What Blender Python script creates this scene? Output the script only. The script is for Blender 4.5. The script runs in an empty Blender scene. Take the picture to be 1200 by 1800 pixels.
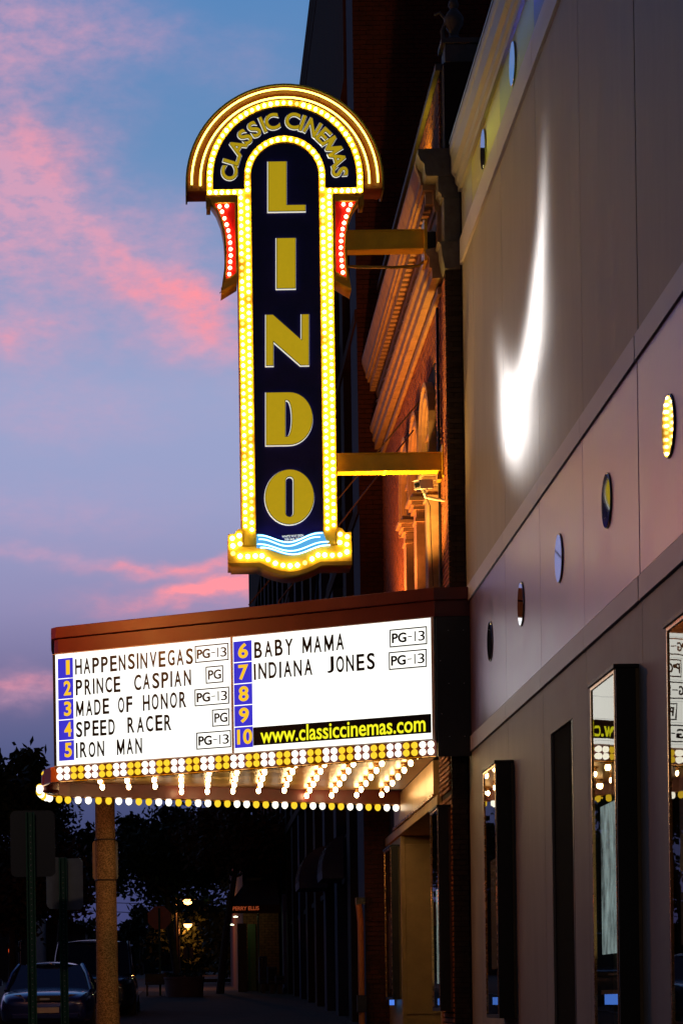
import bpy, bmesh, math, random
from mathutils import Vector, Matrix
random.seed(7)
R = math.radians
SC = bpy.context.scene
COL = SC.collection
F, CX, CY, ROLL, EYE = 4000.0, 330.0, 1768.0, 0.014, 1.6

# ---------------------------------------------------------------- camera
cam = bpy.data.cameras.new('camera'); co = bpy.data.objects.new('camera', cam); COL.objects.link(co)
cr, sr = math.cos(ROLL), math.sin(ROLL)
co.matrix_world = Matrix(((cr, sr, 0, 0), (0, 0, -1, 0), (-sr, cr, 0, EYE), (0, 0, 0, 1)))
cam.sensor_fit = 'HORIZONTAL'; cam.sensor_width = 36; cam.lens = F / 1200 * 36
cam.shift_x = (600 - CX) / 1200; cam.shift_y = (CY - 900) / 1200
cam.clip_start = 0.5; cam.clip_end = 6000
SC.camera = co
SC.render.resolution_x, SC.render.resolution_y = 682, 1024
SC.view_settings.view_transform = 'Standard'; SC.view_settings.look = 'None'
SC.view_settings.exposure = 0.0; SC.view_settings.gamma = 1.0
SC.cycles.use_denoising = True
SC.cycles.max_bounces = 6; SC.cycles.diffuse_bounces = 3; SC.cycles.glossy_bounces = 4
SC.cycles.transparent_max_bounces = 8
SC.cycles.sample_clamp_indirect = 4.0
SC.cycles.caustics_reflective = False; SC.cycles.caustics_refractive = False
try: SC.cycles.use_light_tree = True
except Exception: pass


def s2l(c):
    return tuple((x / 255 / 12.92) if x / 255 <= .04045 else ((x / 255 + .055) / 1.055) ** 2.4 for x in c)


def ab(px, py):
    dx, dy = px - CX, CY - py
    return dx * cr + dy * sr, dy * cr - dx * sr


def at(px, py, Y):
    a, b = ab(px, py)
    return Vector((a * Y / F, Y, EYE + b * Y / F))


# ---------------------------------------------------------------- dusk sky
world = bpy.data.worlds.new('World'); SC.world = world; world.use_nodes = True
NT = world.node_tree; NT.nodes.clear()


def wn(t, **k):
    n = NT.nodes.new(t)
    for a, v in k.items(): setattr(n, a, v)
    return n


def wl(a, b): NT.links.new(a, b)


def wm(op, a, b=None, c=None, clamp=False):
    n = wn('ShaderNodeMath', operation=op, use_clamp=clamp)
    for i, v in enumerate((a, b, c)):
        if v is None: continue
        if isinstance(v, (int, float)): n.inputs[i].default_value = v
        else: wl(v, n.inputs[i])
    return n.outputs[0]


def wmix(f, a, b, blend='MIX'):
    n = wn('ShaderNodeMix', data_type='RGBA', blend_type=blend)
    for sock, v in ((n.inputs[0], f), (n.inputs[6], a), (n.inputs[7], b)):
        if isinstance(v, (int, float)): sock.default_value = v
        elif isinstance(v, tuple): sock.default_value = v + (1,)
        else: wl(v, sock)
    return n.outputs[2]


tcw = wn('ShaderNodeTexCoord'); sep = wn('ShaderNodeSeparateXYZ'); wl(tcw.outputs['Generated'], sep.inputs[0])
AZ = wm('MULTIPLY', wm('ARCTAN2', sep.outputs[0], sep.outputs[1]), 180 / math.pi)
EL = wm('MULTIPLY', wm('ARCSINE', sep.outputs[2]), 180 / math.pi)
cmb = wn('ShaderNodeCombineXYZ'); wl(AZ, cmb.inputs[0]); wl(EL, cmb.inputs[1])
# warp of the cloud edges
mp = wn('ShaderNodeMapping'); mp.inputs['Scale'].default_value = (1, 2.0, 1); wl(cmb.outputs[0], mp.inputs[0])


def wnoise(scale, detail, rough=.55, src=None, loc=0):
    n = wn('ShaderNodeTexNoise'); n.inputs['Scale'].default_value = scale; n.inputs['Detail'].default_value = detail
    n.inputs['Roughness'].default_value = rough
    if loc:
        m = wn('ShaderNodeMapping'); m.inputs['Location'].default_value = (loc, loc * .7, 0)
        wl(src or mp.outputs[0], m.inputs[0]); wl(m.outputs[0], n.inputs['Vector'])
    else: wl(src or mp.outputs[0], n.inputs['Vector'])
    return n


nz = wnoise(.42, 4.5, .5)
sepn = wn('ShaderNodeSeparateXYZ'); wl(nz.outputs['Color'], sepn.inputs[0])
AZW = wm('ADD', AZ, wm('MULTIPLY', wm('SUBTRACT', sepn.outputs[0], .5), 4.2))
ELW = wm('ADD', EL, wm('MULTIPLY', wm('SUBTRACT', sepn.outputs[1], .5), 1.7))


def blob(px, py, rx, ry, rot, amp):
    a, b = ab(px, py)
    az = math.degrees(math.atan2(a, F)); el = math.degrees(math.atan2(b, math.hypot(F, a)))
    k = math.degrees(1 / F) * math.cos(R(el)) ** 1.5
    rx *= k; ry *= k; c, s = math.cos(R(-rot)), math.sin(R(-rot))
    dx = wm('SUBTRACT', AZW, az); dy = wm('SUBTRACT', ELW, el)
    u = wm('DIVIDE', wm('ADD', wm('MULTIPLY', dx, c), wm('MULTIPLY', dy, s)), rx)
    v = wm('DIVIDE', wm('SUBTRACT', wm('MULTIPLY', dy, c), wm('MULTIPLY', dx, s)), ry)
    r2 = wm('ADD', wm('MULTIPLY', u, u), wm('MULTIPLY', v, v))
    return wm('MULTIPLY', wm('POWER', 2.718, wm('MULTIPLY', r2, -1)), amp)


def total(lst):
    s = None
    for b in lst:
        g = blob(*b); s = g if s is None else wm('ADD', s, g)
    return s


soft = total([(20, 60, 190, 150, 0, .75), (250, 60, 90, 60, 0, .25), (60, 900, 260, 60, 0, .25), (20, 450, 120, 120, 0, .45), (-60, 330, 190, 130, 20, .7), (60, 300, 110, 70, 20, .5), (190, 420, 190, 60, 38, .85), (330, 420, 110, 60, 10, .5),
              (40, 600, 130, 50, 0, .7), (360, 600, 130, 45, 8, .55), (300, 560, 240, 60, 22, .5), (130, 720, 200, 50, 0, .3), (60, 1215, 120, 26, 0, .5),
              (430, 100, 100, 50, 0, .15), (100, 990, 200, 16, 2, .45)])
hot = total([(290, 520, 110, 30, 12, .9), (390, 570, 80, 32, 16, .7), (210, 440, 70, 28, 30, .35), (60, 250, 80, 30, 30, .35), (20, 600, 70, 18, 0, .3),
             (360, 1040, 140, 22, -6, 1.7), (330, 995, 140, 11, -3, .8), (520, 1030, 120, 30, 0, .9), (30, 1210, 70, 8, 0, .35)])
wide = wnoise(.12, 5, .6, loc=31)       # cloud cover beyond the frame
wide_r = wn('ShaderNodeMapRange'); wl(wide.outputs['Fac'], wide_r.inputs[0]); wide_r.inputs[1].default_value = .52; wide_r.inputs[2].default_value = .72
outm = wn('ShaderNodeMapRange'); wl(wm('ABSOLUTE', AZ), outm.inputs[0]); outm.inputs[1].default_value = 6; outm.inputs[2].default_value = 14
fine = wnoise(1.6, 6, .6, loc=9)
finer = wn('ShaderNodeMapRange'); wl(fine.outputs['Fac'], finer.inputs[0]); finer.inputs[1].default_value = .3; finer.inputs[2].default_value = .7
finer.inputs[3].default_value = .40; finer.inputs[4].default_value = 1.15
softc = wm('MULTIPLY', wm('ADD', soft, wm('MULTIPLY', wm('MULTIPLY', wide_r.outputs[0], outm.outputs[0]), .8)), finer.outputs[0], clamp=True)
hotc = wm('MULTIPLY', hot, finer.outputs[0], clamp=True)
ramp = wn('ShaderNodeValToRGB'); wl(wm('DIVIDE', wm('MAXIMUM', EL, 0), 90), ramp.inputs[0])
els = ramp.color_ramp.elements
stops = [(0, (40, 58, 112)), (4.5, (52, 66, 112)), (6.5, (78, 88, 134)), (8.2, (112, 107, 150)), (10, (142, 138, 180)), (12.5, (150, 157, 198)),
         (15, (150, 162, 202)), (18, (124, 150, 194)), (21, (98, 138, 186)), (24.5, (84, 132, 186)), (35, (62, 104, 165)), (60, (30, 54, 105)), (90, (18, 34, 74))]
for i, (e, c) in enumerate(stops):
    el = els[i] if i < 2 else els.new(e / 90)
    el.position = e / 90; el.color = s2l(c) + (1,)
# the side of the sky away from the afterglow is darker
back = wn('ShaderNodeMapRange'); wl(sep.outputs[1], back.inputs[0]); back.inputs[1].default_value = .0; back.inputs[2].default_value = .88
back.inputs[3].default_value = .07; back.inputs[4].default_value = 1.0
c1 = wmix(wm('MULTIPLY', softc, .85), ramp.outputs[0], s2l((218, 158, 184)))
c2 = wmix(hotc, c1, s2l((252, 148, 160)))
c3 = wmix(1.0, c2, back.outputs[0], 'MULTIPLY')
bg = wn('ShaderNodeBackground'); wl(c3, bg.inputs[0]); bg.inputs[1].default_value = 1.03
# a trace of the physical twilight sky
ns = wn('ShaderNodeTexSky'); ns.sky_type = 'NISHITA'; ns.sun_disc = False; ns.sun_elevation = R(-1.0); ns.sun_rotation = R(-12)
bg2 = wn('ShaderNodeBackground'); wl(ns.outputs[0], bg2.inputs[0]); bg2.inputs[1].default_value = 0.01
adds = wn('ShaderNodeAddShader'); wl(bg.outputs[0], adds.inputs[0]); wl(bg2.outputs[0], adds.inputs[1])
wo = wn('ShaderNodeOutputWorld'); wl(adds.outputs[0], wo.inputs[0])


# ---------------------------------------------------------------- materials
def mat(name, col, rough=.6, metal=0.0, var=.12, scale=6.0, bump=.0, emit=None, estr=0.0, spec=.5, coat=0.0, bscale=None, tint=None, stretch=None):
    m = bpy.data.materials.new(name); m.use_nodes = True
    nt = m.node_tree; b = nt.nodes['Principled BSDF']
    b.inputs['Roughness'].default_value = rough; b.inputs['Metallic'].default_value = metal
    b.inputs['Specular IOR Level'].default_value = spec; b.inputs['Coat Weight'].default_value = coat
    b.inputs['Base Color'].default_value = tuple(col) + (1,)
    tc = nt.nodes.new('ShaderNodeTexCoord'); src = tc.outputs['Object']
    if stretch:
        mpn = nt.nodes.new('ShaderNodeMapping'); mpn.inputs['Scale'].default_value = stretch
        nt.links.new(src, mpn.inputs[0]); src = mpn.outputs[0]
    if var:
        n = nt.nodes.new('ShaderNodeTexNoise'); n.inputs['Scale'].default_value = scale; n.inputs['Detail'].default_value = 6
        n.inputs['Roughness'].default_value = .65
        nt.links.new(src, n.inputs['Vector'])
        r = nt.nodes.new('ShaderNodeMapRange'); r.inputs[1].default_value = .3; r.inputs[2].default_value = .7
        r.inputs[3].default_value = 1 - var; r.inputs[4].default_value = 1 + var
        nt.links.new(n.outputs['Fac'], r.inputs[0])
        x = nt.nodes.new('ShaderNodeMix'); x.data_type = 'RGBA'; x.blend_type = 'MULTIPLY'; x.inputs[0].default_value = 1
        x.inputs[6].default_value = tuple(col) + (1,)
        nt.links.new(r.outputs[0], x.inputs[7])
        out = x.outputs[2]
        if tint:
            oi = nt.nodes.new('ShaderNodeObjectInfo'); y = nt.nodes.new('ShaderNodeMix'); y.data_type = 'RGBA'
            rr = nt.nodes.new('ShaderNodeMath'); rr.operation = 'MULTIPLY'; rr.inputs[1].default_value = .8
            nt.links.new(oi.outputs['Random'], rr.inputs[0]); nt.links.new(rr.outputs[0], y.inputs[0])
            nt.links.new(out, y.inputs[6]); y.inputs[7].default_value = tuple(tint) + (1,); out = y.outputs[2]
        nt.links.new(out, b.inputs['Base Color'])
        r2 = nt.nodes.new('ShaderNodeMapRange'); r2.inputs[3].default_value = max(0, rough - .08); r2.inputs[4].default_value = min(1, rough + .12)
        nt.links.new(n.outputs['Fac'], r2.inputs[0]); nt.links.new(r2.outputs[0], b.inputs['Roughness'])
    if bump:
        n2 = nt.nodes.new('ShaderNodeTexNoise'); n2.inputs['Scale'].default_value = bscale or scale * 5; n2.inputs['Detail'].default_value = 4
        nt.links.new(src, n2.inputs['Vector'])
        bp = nt.nodes.new('ShaderNodeBump'); bp.inputs['Strength'].default_value = bump; bp.inputs['Distance'].default_value = .02
        nt.links.new(n2.outputs['Fac'], bp.inputs['Height']); nt.links.new(bp.outputs[0], b.inputs['Normal'])
    if emit:
        b.inputs['Emission Color'].default_value = tuple(emit) + (1,); b.inputs['Emission Strength'].default_value = estr
    return m


def glow(name, col, k):
    m = bpy.data.materials.new(name); m.use_nodes = True; nt = m.node_tree; nt.nodes.clear()
    e = nt.nodes.new('ShaderNodeEmission'); e.inputs[0].default_value = tuple(col) + (1,); e.inputs[1].default_value = k
    o = nt.nodes.new('ShaderNodeOutputMaterial'); nt.links.new(e.outputs[0], o.inputs[0])
    return m


M = dict(
    panel=mat('grey_wall_panel', (.225, .208, .205), .6, var=.17, scale=.9, bump=.10, bscale=60, stretch=(2.2, 2.2, .5)),
    trim=mat('lilac_trim_paint', (.34, .34, .47), .5, var=.06, scale=2, bump=.04, bscale=60),
    band=mat('purple_wash_metal_band', (.17, .12, .25), .36, metal=.6, var=.2, scale=1.6, bump=.05, bscale=10),  # purple tint in the paint stands in for a purple light wash
    upband=mat('pale_upper_band', (.40, .42, .44), .45, metal=.0, var=.08, scale=1.5),
    joint=mat('dark_joint', (.02, .017, .016), .8, var=0),
    cornice=mat('pale_cornice_paint', (.19, .20, .26), .5, var=.06, scale=2),
    disc=mat('polished_disc', (.50, .56, .74), .025, metal=1, var=0, scale=4),
    black=mat('black_metal', (.012, .011, .011), .4, var=.1, scale=9),
    blackcase=mat('black_case_paint', (.01, .009, .008), .5, var=.15, scale=7),
    backing=mat('case_backing', (.14, .10, .05), .8, var=.2, scale=4),
    poster=mat('poster_print', (.35, .48, .46), .5, var=.95, scale=2.2, stretch=(1, 3, 1.3), emit=(.45, .66, .62), estr=.32),
    paper=mat('printed_paper', (.62, .66, .66), .5, var=.15, scale=5),
    red=mat('marquee_red', (.125, .013, .010), .42, var=.22, scale=2.5, bump=.04, bscale=20),
    redlit=mat('wing_red', (.9, .012, .006), .4, var=.05, scale=8),
    stripbase=mat('strip_orange', (.62, .17, .02), .45, var=.12, scale=9),
    soffit=mat('polished_soffit', (.78, .48, .20), .30, metal=.65, var=.18, scale=3, bump=.08, bscale=5, stretch=(1, 6, 1)),
    yellow=mat('sign_yellow', (.80, .52, .035), .38, var=.06, scale=8),
    mustard=mat('mustard_paint', (.42, .27, .02), .4, var=.15, scale=6, bump=.03),
    gold=mat('letter_gold_glow', (.50, .37, .015), .33, metal=.15, var=.07, scale=10, coat=.3, emit=(.62, .43, .008), estr=.62),  # emission added so the painted letters look evenly lit
    navy=mat('sign_navy', (.014, .009, .16), .3, var=.15, scale=5, coat=.4),
    lblack=mat('letter_black', (.01, .01, .012), .3, var=0),
    lwhite=mat('letter_white', (.85, .86, .80), .4, var=0, emit=(1, 1, .85), estr=.75),
    orange=mat('canopy_orange', (.20, .045, .008), .45, var=.12, scale=7),
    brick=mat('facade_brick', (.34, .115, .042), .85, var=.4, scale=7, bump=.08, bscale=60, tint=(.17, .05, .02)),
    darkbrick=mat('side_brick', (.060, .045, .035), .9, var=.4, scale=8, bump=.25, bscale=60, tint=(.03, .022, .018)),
    redbrick=mat('neighbour_brick', (.055, .014, .009), .88, var=.4, scale=5, bump=.25, bscale=50),
    mortar=mat('mortar', (.03, .016, .011), .95, var=.25, scale=12),
    stone=mat('facade_stone', (.44, .29, .18), .75, var=.22, scale=5, bump=.2, bscale=40),
    greystone=mat('grey_cap_stone', (.13, .125, .13), .7, var=.25, scale=7, bump=.2, bscale=40),
    glassdark=mat('dark_window_glass', (.012, .014, .02), .08, var=0, spec=.7),
    towerwall=mat('tower_wall', (.035, .020, .018), .85, spec=.2, var=.3, scale=1.5, bump=.1),
    towerpier=mat('tower_pier', (.030, .034, .075), .8, spec=.2, var=.25, scale=1.2),
    towerbrown=mat('tower_fascia', (.06, .028, .016), .9, var=.25, scale=2, spec=.1),
    beige=mat('entry_beige', (.46, .27, .10), .6, var=.15, scale=3, bump=.05),
    brass=mat('brass_edge', (.65, .32, .10), .25, metal=.9, var=.1, scale=10),
    asphalt=mat('asphalt', (.035, .032, .032), .9, spec=.2, var=.35, scale=3, bump=.3, bscale=80),
    walk=mat('pavement_concrete', (.05, .038, .034), .95, spec=.15, var=.25, scale=2, bump=.15, bscale=50),
    kerb=mat('kerb_stone', (.2, .18, .165), .85, var=.25, scale=4, bump=.1),
    galv=mat('sign_back_metal', (.48, .47, .48), .5, metal=.3, var=.15, scale=5),
    galvdark=mat('sign_back_dark', (.05, .05, .06), .5, metal=.3, var=.15, scale=5),
    green=mat('green_post_paint', (.02, .12, .07), .5, var=.2, scale=10),
    carblue=mat('car_blue', (.012, .025, .19), .22, metal=.35, var=.04, scale=3, coat=1),
    cardark=mat('van_dark', (.010, .014, .03), .25, metal=.3, var=.04, scale=3, coat=1),
    tyre=mat('tyre_rubber', (.015, .015, .015), .85, var=.2, scale=20),
    rim=mat('wheel_rim', (.4, .4, .42), .3, metal=.9, var=.1),
    lens=mat('headlamp_lens', (.35, .30, .28), .08, metal=.6, var=.6, scale=30),
    leaf=mat('leaf', (.035, .055, .02), .7, var=.5, scale=2),
    leafwarm=mat('leaf_warm', (.10, .05, .02), .7, var=.5, scale=2),
    bark=mat('bark', (.08, .05, .035), .9, var=.4, scale=8, bump=.4),
    hedge=mat('hedge_leaf', (.02, .04, .022), .8, var=.5, scale=2),
    awning=mat('awning_canvas', (.13, .05, .02), .9, var=.25, scale=3),
    domeawn=mat('dome_awning_canvas', (.10, .08, .13), .8, var=.2, scale=4),
    planter=mat('planter_concrete', (.20, .13, .12), .8, var=.2, scale=3, bump=.2),
    soil=mat('soil', (.03, .02, .015), .95, var=.3),
    lblue=mat('box_blue', (.02, .03, .08), .5, var=.2),
    cable=mat('steel_cable', (.05, .025, .02), .5, var=0),
    camwhite=mat('camera_housing', (.75, .72, .72), .4, var=.08),
    pipe=mat('downpipe_paint', (.45, .16, .05), .5, var=.15),
    farwall=mat('far_wall', (.05, .05, .06), .8, var=.3, scale=.6),
)
pn = M['poster'].node_tree; pb = pn.nodes['Principled BSDF']; pn.links.new(pb.inputs['Base Color'].links[0].from_socket, pb.inputs['Emission Color']); pb.inputs['Emission Strength'].default_value = .5
# column concrete with visible aggregate
cm = mat('aggregate_concrete', (.36, .24, .11), .85, var=.2, scale=3, bump=.4, bscale=70)
nt = cm.node_tree; vv = nt.nodes.new('ShaderNodeTexVoronoi'); vv.inputs['Scale'].default_value = 75
tcn = nt.nodes.new('ShaderNodeTexCoord'); nt.links.new(tcn.outputs['Object'], vv.inputs['Vector'])
hs = nt.nodes.new('ShaderNodeSeparateColor'); nt.links.new(vv.outputs['Color'], hs.inputs[0])
mr = nt.nodes.new('ShaderNodeMapRange'); mr.inputs[1].default_value = .2; mr.inputs[2].default_value = .9; mr.inputs[3].default_value = .45; mr.inputs[4].default_value = 1.5
nt.links.new(hs.outputs[0], mr.inputs[0])
bs = nt.nodes['Principled BSDF']; prev = bs.inputs['Base Color'].links[0].from_socket
mx = nt.nodes.new('ShaderNodeMix'); mx.data_type = 'RGBA'; mx.blend_type = 'MULTIPLY'; mx.inputs[0].default_value = 1
nt.links.new(prev, mx.inputs[6]); nt.links.new(mr.outputs[0], mx.inputs[7]); nt.links.new(mx.outputs[2], bs.inputs['Base Color'])
M['aggregate'] = cm
# glass of the poster cases: mirror-like at a grazing angle, clear otherwise
gm = bpy.data.materials.new('case_glass'); gm.use_nodes = True; nt = gm.node_tree; nt.nodes.clear()
lw = nt.nodes.new('ShaderNodeFresnel'); lw.inputs[0].default_value = 1.9
gl = nt.nodes.new('ShaderNodeBsdfGlossy'); gl.inputs['Roughness'].default_value = .004; gl.inputs['Color'].default_value = (.95, .95, .92, 1)
nn = nt.nodes.new('ShaderNodeTexNoise'); nn.inputs['Scale'].default_value = 2.2; nn.inputs['Detail'].default_value = 1
t2 = nt.nodes.new('ShaderNodeTexCoord'); nt.links.new(t2.outputs['Object'], nn.inputs['Vector'])
bb = nt.nodes.new('ShaderNodeBump'); bb.inputs['Strength'].default_value = .06; bb.inputs['Distance'].default_value = .01
nt.links.new(nn.outputs['Fac'], bb.inputs['Height']); nt.links.new(bb.outputs[0], gl.inputs['Normal'])
tr = nt.nodes.new('ShaderNodeBsdfTransparent'); ms = nt.nodes.new('ShaderNodeMixShader'); oo = nt.nodes.new('ShaderNodeOutputMaterial')
gg = nt.nodes.new('ShaderNodeNewGeometry'); iv = nt.nodes.new('ShaderNodeMath'); iv.operation = 'SUBTRACT'; iv.inputs[0].default_value = 1; nt.links.new(gg.outputs['Backfacing'], iv.inputs[1])
ml_ = nt.nodes.new('ShaderNodeMath'); ml_.operation = 'MULTIPLY'; nt.links.new(lw.outputs[0], ml_.inputs[0]); nt.links.new(iv.outputs[0], ml_.inputs[1])
nt.links.new(ml_.outputs[0], ms.inputs[0]); nt.links.new(tr.outputs[0], ms.inputs[1]); nt.links.new(gl.outputs[0], ms.inputs[2]); nt.links.new(ms.outputs[0], oo.inputs[0])
M['glass'] = gm
M['bulb'] = glow('bulb_glow', (1.0, .70, .22), 17)
M['bulbred'] = glow('wing_bulb_glow', (1.0, .55, .30), 15)
M['bulbwhite'] = glow('clear_bulb_glow', (1.0, .69, .32), 30)
M['bulbstripwhite'] = glow('frosted_bulb_glow', (1.0, .93, .75), 2.2)
M['bulbamber'] = glow('amber_bulb_glow', (1.0, .62, .03), 1.15)
M['neon'] = glow('yellow_neon', (1.0, .82, .10), 7.0)
M['neonblue'] = glow('cyan_neon', (.30, .66, 1.0), 6.0)
M['board'] = glow('backlit_acrylic', (1.0, .98, .90), 1.5)
M['numblue'] = glow('number_blue_acrylic', (.05, .035, .60), 1.0)
M['numgold'] = glow('number_gold_acrylic', (1.0, .58, .02), 1.0)
M['url'] = glow('yellow_print', (1.0, .95, .02), 1.0)
M['wave'] = glow('wave_blue', (.10, .42, .80), 1.0)
M['sodium'] = glow('sodium_lamp', (1.0, .42, .10), 9.0)
M['downlight'] = glow('downlight_lamp', (.95, 1.0, .65), 4.0)
M['redlamp'] = glow('red_lamp', (1.0, .10, .02), .9)
M['bluescreen'] = glow('blue_screen', (.10, .28, 1.0), .8)


# ---------------------------------------------------------------- building helpers
ORG = {}


def props(o, label=None, cat=None, group=None, kind=None):
    if label: o['label'] = label
    if cat: o['category'] = cat
    if group: o['group'] = group
    if kind: o['kind'] = kind
    return o


def thing(name, loc, label, cat, group=None, rz=0):
    o = bpy.data.objects.new(name, None); COL.objects.link(o); o.empty_display_size = .2
    o.location = loc; o.rotation_euler = (0, 0, rz); ORG[o.name] = Vector(loc)
    return props(o, label, cat, group)


def local_thing(name, loc, label, cat, group=None, rz=0):
    """parts of this thing are built in the thing's own coordinates"""
    o = thing(name, loc, label, cat, group, rz); ORG[o.name] = Vector((0, 0, 0)); return o


class MB:
    def __init__(s): s.v = []; s.f = []

    def add(s, vs, fs):
        k = len(s.v); s.v += [tuple(p) for p in vs]; s.f += [tuple(k + i for i in f) for f in fs]; return s

    def box(s, x0, x1, y0, y1, z0, z1):
        return s.add([(x, y, z) for x in (x0, x1) for y in (y0, y1) for z in (z0, z1)],
                     [(0, 1, 3, 2), (4, 6, 7, 5), (0, 4, 5, 1), (2, 3, 7, 6), (0, 2, 6, 4), (1, 5, 7, 3)])

    def prism(s, poly, lo, hi, axis='z'):
        """extrude a closed 2D polygon between lo and hi along an axis; for y the polygon is (x, z), for x it is (y, z)"""
        def P(a, b, t): return {'z': (a, b, t), 'y': (a, t, b), 'x': (t, a, b)}[axis]
        n = len(poly); vs = [P(a, b, lo) for a, b in poly] + [P(a, b, hi) for a, b in poly]
        fs = [tuple(range(n))[::-1], tuple(range(n, 2 * n))] + [(i, (i + 1) % n, n + (i + 1) % n, n + i) for i in range(n)]
        return s.add(vs, fs)

    def tube(s, pts, r, n=8, caps=True):
        pts = [Vector(p) for p in pts]; rings = []
        rr = r if isinstance(r, (list, tuple)) else [r] * len(pts)
        up = Vector((0, 0, 1)); prev = None
        for i, p in enumerate(pts):
            d = (pts[min(i + 1, len(pts) - 1)] - pts[max(i - 1, 0)]).normalized()
            if prev is None:
                a = d.cross(up) if abs(d.dot(up)) < .95 else d.cross(Vector((1, 0, 0)))
            else:
                a = prev - d * prev.dot(d)
            a.normalize(); b = d.cross(a); prev = a
            rings.append([p + (a * math.cos(t) + b * math.sin(t)) * rr[i] for t in [2 * math.pi * j / n for j in range(n)]])
        vs = [q for g in rings for q in g]; fs = []
        for i in range(len(rings) - 1):
            for j in range(n):
                fs.append((i * n + j, i * n + (j + 1) % n, (i + 1) * n + (j + 1) % n, (i + 1) * n + j))
        if caps: fs += [tuple(range(n))[::-1], tuple(range(len(vs) - n, len(vs)))]
        return s.add(vs, fs)

    def lathe(s, prof, n=16, c=(0, 0, 0)):
        """prof: (radius, z) pairs, bottom to top"""
        vs = [(c[0] + r * math.cos(2 * math.pi * j / n), c[1] + r * math.sin(2 * math.pi * j / n), c[2] + z) for r, z in prof for j in range(n)]
        fs = [(i * n + j, i * n + (j + 1) % n, (i + 1) * n + (j + 1) % n, (i + 1) * n + j) for i in range(len(prof) - 1) for j in range(n)]
        fs += [tuple(range(n))[::-1], tuple(range(len(vs) - n, len(vs)))]
        return s.add(vs, fs)

    def mesh(s, name, m, org=(0, 0, 0), smooth=False):
        me = bpy.data.meshes.new(name); ox, oy, oz = org
        me.from_pydata([(x - ox, y - oy, z - oz) for x, y, z in s.v], [], s.f)
        bm = bmesh.new(); bm.from_mesh(me); bmesh.ops.recalc_face_normals(bm, faces=bm.faces); bm.to_mesh(me); bm.free()
        if m: me.materials.append(m)
        if smooth:
            me.polygons.foreach_set('use_smooth', [True] * len(me.polygons))
            if hasattr(me, 'set_sharp_from_angle'): me.set_sharp_from_angle(angle=R(40))
        me.update(); return me

    def build(s, name, m, parent=None, smooth=False, label=None, bevel=0, kind=None):
        org = ORG.get(parent.name, Vector((0, 0, 0))) if parent else Vector((0, 0, 0))
        o = bpy.data.objects.new(name, s.mesh(name, m, org, smooth)); COL.objects.link(o)
        if parent: o.parent = parent
        ORG[o.name] = org
        if label: o['label'] = label
        if kind: o['kind'] = kind
        if bevel:
            bv = o.modifiers.new('bevel', 'BEVEL'); bv.width = bevel; bv.segments = 2; bv.limit_method = 'ANGLE'
        return o


def inst(name, mesh, parent, world, rot=None, scale=None, label=None):
    """another object that shares a mesh, placed at a world point"""
    o = bpy.data.objects.new(name, mesh); COL.objects.link(o); org = ORG.get(parent.name, Vector((0, 0, 0)))
    if rot is None: rot = Matrix.Identity(3)
    m = rot.to_4x4()
    if scale: m = m @ Matrix.Diagonal((*scale, 1))
    m.translation = Vector(world) - org
    o.matrix_local = m; o.parent = parent; o.matrix_parent_inverse = Matrix.Identity(4); ORG[o.name] = Vector(world)
    if label: o['label'] = label
    return o


def shape2d(loops, thick, offset=0.0):
    """filled 2D outline with holes, extruded: local x right, y up, front face at z = thick"""
    cu = bpy.data.curves.new('tmp', 'CURVE'); cu.dimensions = '2D'; cu.fill_mode = 'BOTH'; cu.extrude = thick / 2; cu.offset = offset
    for li, lp in enumerate(loops):
        ar = sum(lp[i][0] * lp[(i + 1) % len(lp)][1] - lp[(i + 1) % len(lp)][0] * lp[i][1] for i in range(len(lp)))
        if (ar > 0) != (li == 0): lp = lp[::-1]
        sp = cu.splines.new('POLY'); sp.points.add(len(lp) - 1); sp.use_cyclic_u = True
        for p, (x, y) in zip(sp.points, lp): p.co = (x, y, 0, 1)
    o = bpy.data.objects.new('tmp', cu); me = bpy.data.meshes.new_from_object(o)
    bpy.data.objects.remove(o); bpy.data.curves.remove(cu)
    for v in me.vertices: v.co.z += thick / 2
    me.materials.clear(); return me


GC = {}


def glyph_mesh(text, m, thick=.01, offset=0.0, unit=True):
    """mesh of a text; with unit the cap height is 1 and it starts at x 0"""
    key = (text, m.name, thick, offset)
    if key in GC: return GC[key]
    if text == 'M':
        w = .055
        me = shape2d([[(0, 0), (0, .7), (w * 2.1, .7), (.37, .24), (.74 - w * 2.1, .7), (.74, .7), (.74, 0), (.74 - w * 1.7, 0), (.74 - w * 1.7, .40), (.40, .04), (.34, .04), (w * 1.7, .40), (w * 1.7, 0)]], thick, offset)
        for v in me.vertices: v.co.z -= thick / 2
    else:
        cu = bpy.data.curves.new('tmp', 'FONT'); cu.body = text; cu.size = 1; cu.extrude = thick / 2; cu.offset = offset
        cu.resolution_u = 5
        o = bpy.data.objects.new('tmp', cu); me = bpy.data.meshes.new_from_object(o)
        bpy.data.objects.remove(o); bpy.data.curves.remove(cu)
    me.name = 'lettering'; me.materials.clear(); me.materials.append(m)
    xs = [v.co.x for v in me.vertices]; x0, x1 = min(xs), max(xs)
    for v in me.vertices: v.co.x -= x0
    w = x1 - x0
    ys = [v.co.y for v in me.vertices]
    GC[key] = (me, w, min(ys), max(ys)); return GC[key]


def bulb_mesh(name, m, r, length=1.25, n=10):
    prof = [(r * .35, -r * .9)] + [(r * math.cos(t), r * length * math.sin(t)) for t in [R(a) for a in (-50, -25, 0, 25, 50, 72)]] + [(r * .05, r * length)]
    return MB().lathe(prof, n).mesh(name, m, smooth=True)


def frame(r, u, n):
    """rotation matrix whose columns are right, up and normal"""
    return Matrix((r, u, n)).transposed()


FRONT = frame(Vector((1, 0, 0)), Vector((0, 0, 1)), Vector((0, -1, 0)))


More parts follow.
